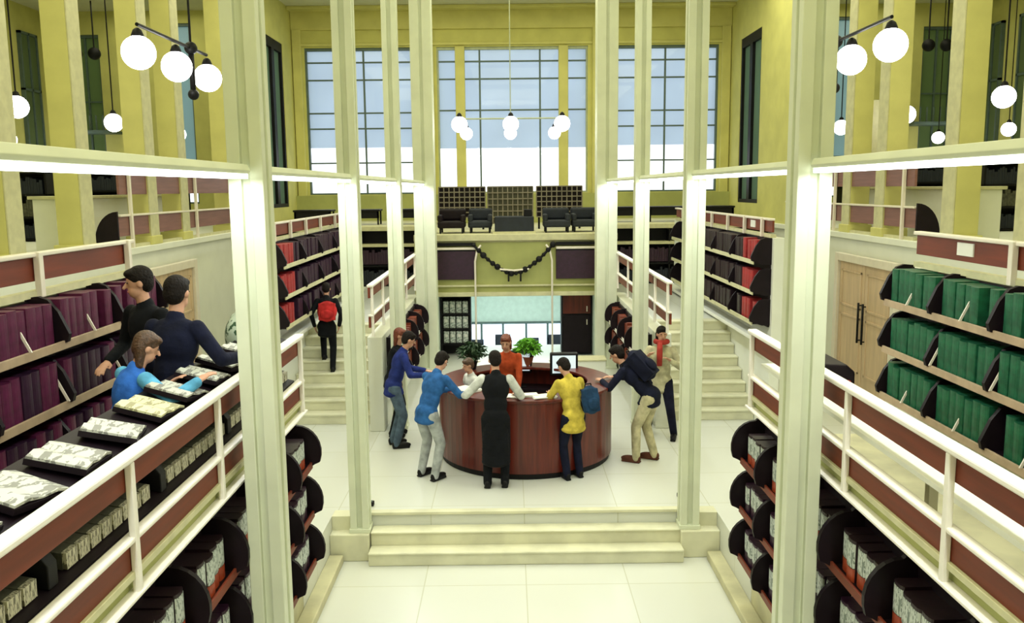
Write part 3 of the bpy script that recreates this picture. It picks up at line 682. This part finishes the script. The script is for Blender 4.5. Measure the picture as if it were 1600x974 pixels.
# bridge front: recessed dark panels, white rails, swag
for s, nm in SIDES:
    e = empty('bridge_panel', (s*1.3, 18.7, 1.8), 'dark purple panel with white bar on the %s part of the bridge front' % nm, 'panel')
    a, b = sorted((s*.87, s*1.72))
    MB().box(a, b, 18.68, 18.735, 1.80, 2.42).build('panel', M['violet'], e, bevel=.01)
    MB().box(a, b, 18.65, 18.73, 2.45, 2.50).build('bar', M['offwhite'], e, bevel=.008)
    MB().box(a, b, 18.67, 18.73, 2.42, 2.44).box(a, b, 18.67, 18.73, 2.53, 2.6).build('groove', M['black'], e)
    e = empty('white_pole', (s*.83-.05, 18.6, 0), 'thin white pole in front of the bridge on the %s' % nm, 'pole')
    MB().tube([(s*.83-.05, 18.6, 0), (s*.83-.05, 18.6, 2.2), (s*.78-.05, 18.6, 2.45), (s*.70-.05, 18.6, 2.55)], .022).build('tube', M['offwhite'], e, smooth=True)
    MB().lathe([(.08, 0), (.08, .02), (.03, .04)], (s*.83-.05, 18.6, 0), 14).build('foot', M['offwhite'], e)
e = empty('garland', (-.05, 18.6, 2.0), 'dark swag garland drooping across the middle of the bridge front', 'garland')
pts = [(-.05+x, 18.60, 1.93+.62*abs(x/.85)**1.6) for x in [q/10-.85 for q in range(0, 18)]]
g = MB().tube(pts, .028)
for i, p in enumerate(pts): g.ell(p, .045 + .025*((i*7) % 3)/2, u=8, v=6)
g.build('swag', M['black'], e, smooth=True)
MB().tube([(-.35, 18.57, 2.03), (-.05, 18.57, 2.0), (.28, 18.57, 2.03)], .02).build('white_bar', M['offwhite'], e)
for x in (-.16, .10): MB().tube([(x, 18.6, 1.95), (x, 18.6, 1.76)], .02).build('tail', M['black'], e)

# things in the entrance opening
e = empty('magazine_rack', (-1.4, 19.4, 0), 'tall black rack of grey magazines left of the entrance opening', 'rack')
MB().box(-1.7, -1.66, 19.25, 19.6, 0, 1.38).box(-1.06, -1.02, 19.25, 19.6, 0, 1.38).box(-1.7, -1.02, 19.57, 19.6, 0, 1.38).box(-1.7, -1.02, 19.25, 19.6, 1.34, 1.38).build('frame', M['black'], e)
for z in (.28, .62, .96): MB().box(-1.66, -1.06, 19.24, 19.58, z-.02, z+.02).build('shelf', M['black'], e)
g0 = None
for t, z in enumerate((.98, .64, .30)):
    for k in range(4):
        if g0 is None:
            g0 = empty('file_box', (0, 0, 0), '', 'file box')
            MB().box(-.062, .062, 0, .22, 0, .27).build('box', M['silver'], g0, local=True, bevel=.01); MB().box(-.03, .03, -.004, 0, .14, .2).build('label_card', M['paper'], g0, local=True); o = g0
        else: o = copy_tree(g0)
        o.location = (-1.58+k*.145, 19.28, z); tag(o, 'grey file box on the %s shelf of the black rack' % ('top', 'middle', 'lower')[t], 'file box', 'file boxes on the %s shelf of the black rack' % ('top', 'middle', 'lower')[t])
e = empty('dark_cabinet', (1.34, 19.4, 0), 'tall black and dark red cabinet at the right of the entrance opening', 'cabinet')
MB().box(1.02, 1.70, 19.25, 19.7, .02, 1.40).build('body', M['black'], e, bevel=.01)
q = MB().box(1.05, 1.67, 19.22, 19.25, .95, 1.37).build('upper_door', M['mahog'], e, bevel=.006); MB().box(1.58, 1.60, 19.19, 19.22, 1.0, 1.12).build('handle', M['offwhite'], q)
q = MB().box(1.05, 1.67, 19.22, 19.25, .06, .92).build('lower_door', M['dark'], e, bevel=.006); MB().box(1.58, 1.60, 19.19, 19.22, .7, .82).build('handle', M['offwhite'], q)
e = empty('low_cabinet', (1.25, 16.5, 0), 'low white cabinet on the floor behind the right end of the counter', 'cabinet')
MB().box(.85, 1.68, 16.2, 16.6, .04, .47).build('body', M['white'], e, bevel=.015); MB().box(.83, 1.70, 16.18, 16.62, .47, .50).build('top', M['ledge'], e, bevel=.008); MB().box(.88, 1.65, 16.24, 16.56, 0, .04).build('plinth', M['kerb'], e)
for k, (x, y) in enumerate(((-1.1, 23.6), (-.35, 24.4), (.45, 23.8), (1.15, 24.3), (-.8, 22.3), (.9, 22.4))):
    e = empty('chair', (x, y, -1.4), 'dark chair in the bright entrance room, %s' % ('far left by the window', 'left of centre at the back', 'right of centre', 'far right by the window', 'near left', 'near right')[k], 'chair')
    MB().box(x-.22, x+.22, y-.2, y+.22, -.96, -.90).build('seat', M['bluedark'], e, bevel=.02)
    MB().box(x-.22, x+.22, y+.2, y+.24, -.8, -.42).build('backrest', M['bluedark'], e, bevel=.015)
    for qx in (-.2, .2):
        MB().box(x+qx-.015, x+qx+.015, y-.19, y-.16, -1.4, -.95).build('leg', M['black'], e); MB().box(x+qx-.015, x+qx+.015, y+.2, y+.23, -1.4, -.5).build('leg', M['black'], e)

# ------------------------------------------------------------------ round reception counter
CX, CY, RO, RI, HT = .06, 12.0, 1.22, .78, 1.06
e = empty('reception_counter', (CX, CY, 0), 'round mahogany reception counter in the middle of the platform', 'counter')
def ring(r0, r1, z0, z1, a0=0, a1=360, seg=64):
    m = MB(); n = seg; full = (a1-a0) >= 360
    P = [(CX+r*math.cos(R(a0+(a1-a0)*k/n)), CY+r*math.sin(R(a0+(a1-a0)*k/n))) for r in (r0, r1) for k in range(n+1)]
    V = [[m.bm.verts.new((x, y, z)) for x, y in P] for z in (z0, z1)]
    for k in range(n):
        a, b, c, d = k, k+1, n+1+k+1, n+1+k
        m.bm.faces.new([V[1][i] for i in (a, b, c, d)]); m.bm.faces.new([V[0][i] for i in (d, c, b, a)])
        m.bm.faces.new((V[0][a], V[0][b], V[1][b], V[1][a])); m.bm.faces.new((V[0][d], V[1][d], V[1][c], V[0][c]))
    if full: bmesh.ops.remove_doubles(m.bm, verts=m.bm.verts, dist=1e-5)
    return m
ring(RO-.05, RO, .08, HT-.04).build('front_panel', M['mahog'], e, smooth=False)
ring(RO-.10, RO-.03, 0, .08).build('plinth', M['black'], e)
ring(RO-.34, RO+.03, HT-.04, HT).build('top', M['mahog'], e, bevel=.008)
ring(RI, RO-.05, .70, .74).build('inner_desk', M['dark'], e)
for k in range(8):
    a = R(k*45+10); x, y = CX+(RO-.02)*math.cos(a), CY+(RO-.02)*math.sin(a)
    MB().obox((x, y, .53), (.03, .02, .9), (0, 0, a)).build('panel_joint', M['dark'], e)
# on the counter
def at_ring(ang, r): return (CX+r*math.cos(R(ang)), CY+r*math.sin(R(ang)))
pp = 0
for ang, r, sx, sy, hz, lab in ((-102, 1.0, .30, .21, .012, 'white paper sheet in front of the woman in black'), (-78, 1.06, .30, .21, .02, 'white paper stack at the front edge of the counter'), (-142, 1.02, .34, .26, .03, 'stack of papers by the denim jacket person'),
                                (-88, .98, .21, .15, .03, 'small open booklet on the counter front'), (-50, 1.04, .21, .3, .01, 'paper sheet under the hand of the person in yellow')):
    x, y = at_ring(ang, r); m = MB()
    for q in range(3): m.obox((x+q*.004, y-q*.003, HT+.002+hz*(q+.5)/3), (sx, sy, hz/3), (0, 0, R(ang+90+q*4)))
    tag(m.build('paper_stack', M['paper'], at=(x, y, HT)), lab, 'paper')
def monitor(ang, r, rot, lab):
    x, y = at_ring(ang, r); e = empty('monitor', (x, y, HT-.30), lab, 'monitor'); z = .74
    e.location = (x, y, z)
    MB().obox((x, y, z+.01), (.24, .2, .02)).build('foot', M['black'], e, bevel=.005); MB().obox((x, y, z+.12), (.05, .04, .22)).build('stand', M['black'], e)
    MB().obox((x, y+.05, z+.38), (.42, .12, .34)).build('casing', M['black'], e, bevel=.02); MB().obox((x, y-.012, z+.38), (.35, .006, .27)).build('screen', M['screen'], e)
monitor(95, .98, 0, 'black computer monitor with pale screen at the back of the counter'); monitor(52, .98, 0, 'black computer monitor behind the person in yellow')
for sx_, sy_, nm in ((-1.86, 9.95, 'left'), (1.93, 10.1, 'right')):
    e = empty('floor_socket', (sx_, sy_, 0), 'small black floor socket by the foot of the %s column at the steps' % nm, 'socket')
    MB().box(sx_-.06, sx_+.06, sy_-.04, sy_+.04, 0, .05).build('body', M['black'], e, bevel=.008); MB().box(sx_-.04, sx_+.04, sy_-.025, sy_+.025, .05, .056).build('lid', M['frame'], e)
# green plant in pot
def bushy(loc, hp, rp, rf, m, n, lab, potm, cat='plant', leafs=.10):
    e = empty('potted_plant', loc, lab, cat); x, y, z = loc
    MB().lathe([(rp*.7, 0), (rp, hp*.9), (rp*1.08, hp*.9), (rp*1.08, hp), (rp*.9, hp), (rp*.85, hp-.02)], loc, 20).build('pot', potm, e, smooth=False)
    st_ = MB(); lf = MB(); rr = random.Random(n)
    for k in range(n):
        a = rr.uniform(0, 6.28); el = rr.uniform(.1, 1.45); q = rf*rr.uniform(.55, 1)
        p = Vector((x+q*math.cos(a)*math.cos(el), y+q*math.sin(a)*math.cos(el), z+hp+.04+q*math.sin(el)*1.0))
        if k % 3 == 0: st_.tube([(x, y, z+hp-.03), ((x+p.x)/2, (y+p.y)/2, p.z*.6+(z+hp)*.4), p], .004, 5)
        rot = Euler((rr.uniform(-.8, .8), rr.uniform(-.8, .8), a)).to_matrix()
        L = leafs*rr.uniform(.7, 1.2)
        vv = [lf.bm.verts.new(p + rot @ Vector(c)) for c in ((-L/2, 0, 0), (-L*.15, L*.26, .012), (L/2, 0, -.01), (-L*.15, -L*.26, .012), (-.1*L, 0, -.006))]
        lf.bm.faces.new((vv[0], vv[4], vv[1])); lf.bm.faces.new((vv[1], vv[4], vv[2])); lf.bm.faces.new((vv[2], vv[4], vv[3])); lf.bm.faces.new((vv[3], vv[4], vv[0]))
    st_.build('stems', M['leafd'], e); lf.build('foliage', m, e)
bushy((.12, 13.02, HT), .14, .09, .24, M['leaf'], 420, 'bright green bushy plant in a terracotta pot on the back of the counter', M['terracotta'], leafs=.09)
bushy((-.72, 12.78, HT), .12, .08, .26, M['leafd'], 260, 'dark green grey leafy plant on the back left of the counter', M['black'], leafs=.10)
# ------------------------------------------------------------------ people
def ik(a, b, l1, l2, pole):
    a = Vector(a); b = Vector(b); d = b-a; L = d.length
    if L > (l1+l2)*.995: b = a + d.normalized()*(l1+l2)*.995; d = b-a; L = d.length
    x = (l1*l1-l2*l2+L*L)/(2*L); h = math.sqrt(max(0, l1*l1-x*x)); u = d.normalized(); p = Vector(pole)
    p = (p-u*p.dot(u)); p = p.normalized() if p.length > 1e-4 else Vector((0, 1, 0))
    return a+u*x+p*h, b
def person(loc, rotz, H, label, lean=8, side=0, hands=None, feet=None, pelvis=None, look=(0, 0), top=None, bottom=None, hair=None, hairlen=0, sleeves=None, kind='jacket', shoe='black', hip=0, twist=0):
    e = empty('person', (0, 0, 0), label, 'person'); S = H/1.74
    V = lambda *p: Vector(p)*S
    feet = [Vector(f)*S for f in (feet or ((-.11, 0, 0), (.11, .03, 0)))]
    P = Vector(pelvis)*S if pelvis else V(0, 0, .93)
    T = Euler((R(-lean), R(side), R(twist))).to_matrix()
    up = T @ Vector((0, 0, 1)); rt = T @ Vector((1, 0, 0)); fw = T @ Vector((0, 1, 0))
    N = P + up*.53*S; ch = P + up*.36*S; bl = P + up*.16*S
    sh = [N - up*.055*S - rt*.175*S, N - up*.055*S + rt*.175*S]
    HR = (Euler((0, 0, R(look[0]))).to_matrix() @ Euler((R(-lean*.35 - look[1]), R(side*.5), 0)).to_matrix())
    hu = HR @ Vector((0, 0, 1)); hf = HR @ Vector((0, 1, 0)); hr = HR @ Vector((1, 0, 0))
    HC = N + (up*.5+hu*.5)*.10*S + hu*.085*S + hf*.015*S
    hands = [Vector(h)*S for h in (hands or ((-.24, .05, .78), (.24, .05, .78)))]
    arms = []
    for i, q in enumerate((-1, 1)):
        el, wr = ik(sh[i], hands[i], .29*S, .26*S, rt*q*.6 - fw*.5 - Vector((0, 0, 1))*.7); arms.append((sh[i], el, wr))
    legs = []
    for i, q in enumerate((-1, 1)):
        hp = P + rt*q*.09*S - Vector((0, 0, .03))*S; an = feet[i] + V(0, -.02, .085)
        kn, an = ik(hp, an, .43*S, .42*S, Vector((q*.1, 1, 0))); legs.append((hp, kn, an))
    def torso(m, k, low=True):
        m.ell(P, (.155*S*k, .115*S*k, .12*S*k), T); m.ell(bl, (.135*S*k, .10*S*k, .16*S*k), T)
        m.ell(ch, (.160*S*k, .112*S*k, .17*S*k), T); m.ell(N - up*.06*S, (.16*S*k, .075*S*k, .07*S*k), T)
    def armm(m, k, hi=0, lo=1):
        for a, b, c in arms:
            m.cone(a, b, .048*S*k, .040*S*k); m.cone(b, b.lerp(c, lo), .040*S*k, .028*S*k + (.006*S if k > 1.1 else 0))
    b = MB(); torso(b, 1); armm(b, 1)
    b.cone(N - up*.02*S, HC - hu*.04*S, .055*S, .050*S)
    for hp, kn, an in legs: b.cone(hp, kn, .085*S, .055*S); b.cone(kn, an, .054*S, .036*S)
    for i, f_ in enumerate(feet): b.ell(f_ + V(0, .05, .04), (.042*S, .12*S, .04*S))
    b.ell(HC + hu*.02*S - hf*.01*S, (.074*S, .092*S, .098*S), HR); b.ell(HC - hu*.05*S + hf*.025*S, (.056*S, .062*S, .065*S), HR)
    b.cone(HC + hf*.085*S + hu*.015*S, HC + hf*.108*S - hu*.015*S, .009*S, .014*S, 8)
    for q in (-1, 1): b.ell(HC + hr*q*.076*S, (.010*S, .020*S, .030*S), HR, 8, 6)
    for i, q in enumerate((-1, 1)):
        a, el, wr = arms[i]; d = (wr-el).normalized(); n = d.cross(Vector((0, 0, 1))); n = n.normalized() if n.length > .2 else Vector((1, 0, 0)); dn = n.cross(d).normalized()
        if dn.z < 0: dn = -dn
        if abs(d.z) > .8: n = Vector((0, 1, 0)); dn = Vector((q, 0, 0))
        pm = wr + d*.05*S; Rm = Matrix((n, d, dn)).transposed()
        b.ell(pm, (.040*S, .052*S, .016*S), Rm, 10, 8)
        for k, (ox, ln) in enumerate(((-.030, .066), (-.010, .078), (.010, .074), (.029, .058))):
            p0 = pm + n*ox*S + d*.035*S; p1 = p0 + d*ln*.55*S + n*ox*.15*S - dn*.006*S; p2 = p1 + d*ln*.42*S - dn*.020*S
            b.cone(p0, p1, .0095*S, .0088*S, 8); b.cone(p1, p2, .0088*S, .0078*S, 8)
        tn = -n*q if n.dot(rt)*q > 0 else n*q
        t0 = pm + tn*.030*S - d*.02*S; t1 = t0 + tn*.026*S + d*.026*S; t2 = t1 + d*.030*S - dn*.008*S
        b.cone(t0, t1, .012*S, .0105*S, 8); b.cone(t1, t2, .0105*S, .009*S, 8)
    body = b.build('body', M['skin'], e, vox=.0078, local=True)
    # clothes
    c = MB(); torso(c, 1.13); tm = M[top]
    if sleeves:
        for a_, b_, c_ in arms:
            s2 = MB(); s2.cone(a_, b_, .065*S, .054*S); s2.cone(b_, b_.lerp(c_, .93), .054*S, .043*S); s2.build('sleeve', M[sleeves], e, vox=.012, local=True)
    else: armm(c, 1.26, lo=.94)
    c.cone(N - up*.05*S, N + up*.015*S, .085*S, .066*S)
    dn = Vector((0, 0, -1))
    def skirt(m, zl, wl, dl, n=6):
        prev = None
        for k in range(n+1):
            t = k/n; z = P.z*(1-t)+zl*S*t; cx = P.lerp((feet[0]+feet[1])/2, t*.8 if zl < .5 else t*.3)
            m.ell((cx.x, cx.y, z), ((.165*(1-t)+wl*t)*S, (.125*(1-t)+dl*t)*S, .07*S), None, 16, 8)
            if k < n: m.ell((cx.x, cx.y, z-(P.z-zl*S)/n/2), ((.165*(1-t)+wl*t)*S, (.125*(1-t)+dl*t)*S, .07*S), None, 16, 8)
    if kind == 'coat': skirt(c, .34, .19, .16, 7)
    elif kind == 'long': skirt(c, .74, .19, .16, 3)
    elif kind == 'jacket': skirt(c, .82, .19, .155, 3)
    c.build({'coat': 'long_coat', 'long': 'long_jacket', 'jacket': 'jacket'}[kind], tm, e, vox=.012, local=True)
    t = MB()
    t.ell(P - V(0, 0, .02), (.160*S, .122*S, .12*S), T)
    for hp, kn, an in legs: t.cone(hp, kn, .100*S, .070*S); t.cone(kn, an + V(0, 0, -.02), .070*S, .056*S)
    t.build('trousers', M[bottom], e, vox=.012, local=True)
    for f_ in feet:
        s3 = MB(); s3.ell(f_ + V(0, .055, .045), (.05*S, .145*S, .05*S)); s3.ell(f_ + V(0, -.03, .06), (.042*S, .06*S, .055*S)); s3.box(f_.x-.042*S, f_.x+.042*S, f_.y-.08*S, f_.y+.18*S, f_.z+.001, f_.z+.022*S)
        s3.build('shoe', M[shoe], e, vox=.010, local=True)
    h = MB()
    h.ell(HC + hu*.042*S - hf*.022*S, (.084*S, .098*S, .094*S), HR); h.ell(HC - hu*.0*S - hf*.045*S, (.080*S, .068*S, .085*S), HR)
    h.ell(HC + hu*.085*S + hf*.03*S, (.065*S, .06*S, .035*S), HR)
    if hairlen: 
        for q in (-.04, 0, .04): h.cone(HC - hf*.05*S + hr*q*S, HC - hf*.075*S + hr*q*1.2*S - Vector((0, 0, hairlen))*S, .048*S, .03*S)
    h.build('hair', M[hair], e, vox=.009, local=True)
    for q in (-1, 1): MB().ell(HC + hf*.080*S + hr*q*.030*S + hu*.022*S, (.012*S, .006*S, .007*S), HR, 8, 6).build('eye', M['eye'], e, smooth=True, local=True)
    MB().ell(HC + hf*.086*S - hu*.048*S, (.022*S, .006*S, .007*S), HR, 8, 6).build('mouth', M['lips'], e, smooth=True, local=True)
    e.location = loc; e.rotation_euler = (0, 0, R(rotz))
    def wpt(off):  # point on the back in world space
        q = Matrix.Rotation(R(rotz), 3, 'Z') @ (ch + rt*off[0]*S + fw*off[1]*S + up*off[2]*S); return Vector(loc) + q
    return e, wpt, T
def backpack(w, T, rotz, size, m, lab, name='backpack', cat='backpack'):
    e = empty(name, w, lab, cat); a, b, c = size
    Q = Matrix.Rotation(R(rotz), 3, 'Z') @ T; e.rotation_euler = Q.to_euler()
    g = MB(); g.ell((0, 0, 0), (a, b, c)); g.box(-a*.8, a*.8, -b*.75, b*.75, -c*.85, c*.75); g.build('bag_body', m, e, vox=.015, local=True)
    g = MB(); g.ell((0, -b*.9, -c*.3), (a*.65, b*.35, c*.42)); g.build('pocket', m, e, smooth=True, local=True)
    g = MB().tube([(-.05, b*.3, c*.8), (-.04, b*.2, c*1.08), (.04, b*.2, c*1.08), (.05, b*.3, c*.8)], .01); g.build('handle', M['black'], e, local=True)
    for q in (-1, 1): MB().tube([(q*a*.5, b*.8, c*.7), (q*a*.6, b*1.5, c*.75), (q*a*.7, b*1.7, c*.2), (q*a*.6, b*.9, -c*.7)], .014, 8).build('strap', M['black'], e, smooth=True, local=True)

person((-1.20, 10.92, 0), -38, 1.70, 'person in blue denim jacket and light grey trousers leaning on the counter', lean=24, hands=((-.10, .52, 1.10), (.26, .50, 1.10)), pelvis=(0, -.06, .92), look=(0, 24), top='c_denim', bottom='c_grey', hair='hair_dark', shoe='black', feet=((-.16, 0, 0), (.12, -.04, 0)))
person((-1.86, 12.35, 0), -76, 1.72, 'person in navy blue jacket and jeans at the left side of the counter', lean=18, hands=((-.12, .50, 1.10), (.22, .46, 1.10)), look=(0, 18), top='c_navy', bottom='c_jean', hair='hair_dark')
person((-1.95, 12.95, 0), -100, 1.66, 'red haired person in black behind the navy jacketed one', lean=10, top='c_black', bottom='c_black', hair='hair_red', hairlen=.15, look=(0, 10))
person((-.34, 10.54, 0), -4, 1.72, 'person in a long black coat with white sleeves seen from behind at the counter', lean=14, hands=((-.44, .34, 1.12), (.25, .45, 1.12)), look=(15, 15), top='c_black', sleeves='c_white', bottom='c_black', hair='hair_dark', kind='coat', hairlen=.0)
o, wp, T = person((.66, 10.84, 0), 24, 1.58, 'person in a yellow jacket writing at the front right of the counter', lean=16, hands=((-.16, .42, 1.18), (.14, .42, 1.18)), look=(20, 26), top='c_yellow', bottom='c_dnavy', hair='hair_dark', kind='long')
backpack(wp((.20, -.20, -.17)), T, 24, (.13, .08, .19), M['c_bagnavy'], 'navy shoulder bag hanging behind the person in yellow', 'shoulder_bag', 'bag')
o, wp, T = person((1.66, 11.55, 0), 62, 1.76, 'person in khaki trousers bending over the counter with a rucksack on the back', lean=46, pelvis=(0, -.12, .93), hands=((-.10, .55, 1.08), (.22, .50, 1.08)), look=(5, 10), top='c_dnavy', bottom='c_khaki', hair='hair_dark', feet=((-.12, .06, 0), (.12, -.12, 0)), shoe='c_brown')
backpack(wp((0, -.20, .02)), T, 62, (.17, .12, .25), M['c_dnavy'], 'dark navy rucksack on the back of the bending person in khaki')
person((2.12, 12.75, 0), 165, 1.70, 'person in cream jacket and red scarf striding on the right of the counter', lean=0, hands=((-.16, .26, 1.25), (.18, .24, 1.30)), feet=((-.22, .12, 0), (.20, -.15, 0)), pelvis=(0, 0, .89), look=(20, 5), top='c_cream', bottom='c_dnavy', hair='hair_dark', hairlen=.12, kind='long')
e = empty('scarf', (2.12, 12.66, 1.42), 'red scarf around the neck of the person in cream', 'scarf')
g = MB()
for k in range(16): a = k*math.pi/8; g.ell((2.12+.085*math.cos(a), 12.73+.085*math.sin(a), 1.46), (.045, .04, .04), None, 8, 6)
g.build('neck_loop', M['c_red'], e, vox=.012)
MB().tube([(2.08, 12.63, 1.46), (2.07, 12.585, 1.32), (2.07, 12.59, 1.12)], [.04, .045, .04], 8).build('hanging_end', M['c_red'], e, smooth=True)
person((-.18, 12.42, 0), 170, 1.66, 'attendant in an orange red top standing inside the round counter', lean=10, hands=((-.2, .35, .82), (.2, .35, .82)), look=(0, 15), top='c_orange', bottom='c_black', hair='hair_red', hairlen=.12)
person((-.62, 11.95, 0), 120, 1.42, 'attendant in a white blouse seated low inside the left of the counter', lean=12, hands=((-.2, .30, .80), (.2, .30, .80)), look=(0, 10), top='c_white', bottom='c_black', hair='hair_brown', pelvis=(0, 0, .90))
# left gallery readers
person((-3.0, 6.8, 1.35), 150, 1.80, 'dark haired person in black jacket facing the purple shelves on the left gallery', lean=4, hands=((-.20, .25, 1.05), (.20, .25, 1.05)), look=(-30, 8), top='c_black', bottom='c_black', hair='hair_dark')
person((-2.58, 6.1, 1.35), -14, 1.78, 'person in dark navy coat seen from behind at the left reading desk', lean=8, hands=((-.20, .30, 1.0), (.38, .30, 1.16)), look=(0, 8), top='c_dnavy', bottom='c_black', hair='hair_dark', kind='long')
person((-2.70, 5.5, 1.35), -40, 1.50, 'child in bright blue jacket with light blue sleeves at the left reading desk', lean=16, hands=((.0, .40, 1.28), (.42, .42, 1.36)), look=(-20, 22), top='c_blue', sleeves='c_cyan', bottom='c_dnavy', hair='hair_brown', hairlen=.16)
person((-2.57, 7.4, 1.35), -60, 1.60, 'person in pale green patterned top half hidden behind the near left column', lean=12, hands=((-.10, .32, 1.16), (.25, .32, 1.16)), look=(0, 15), top='c_pattern', bottom='c_black', hair='hair_dark', kind='long')
# climbing the left stairs
o, wp, T = person((-3.27, 14.52, .676), 4, 1.50, 'person in black climbing the left staircase', lean=10, hands=((-.24, .12, .9), (.24, .12, .9)), feet=((-.10, .29, .194), (.10, 0, 0)), pelvis=(0, .08, .93), look=(0, 14), top='c_black', bottom='c_black', hair='hair_dark', kind='long')
backpack(wp((.04, -.19, -.10)), T, 4, (.17, .10, .18), M['c_bag'], 'bright red rucksack worn by the person on the left staircase')
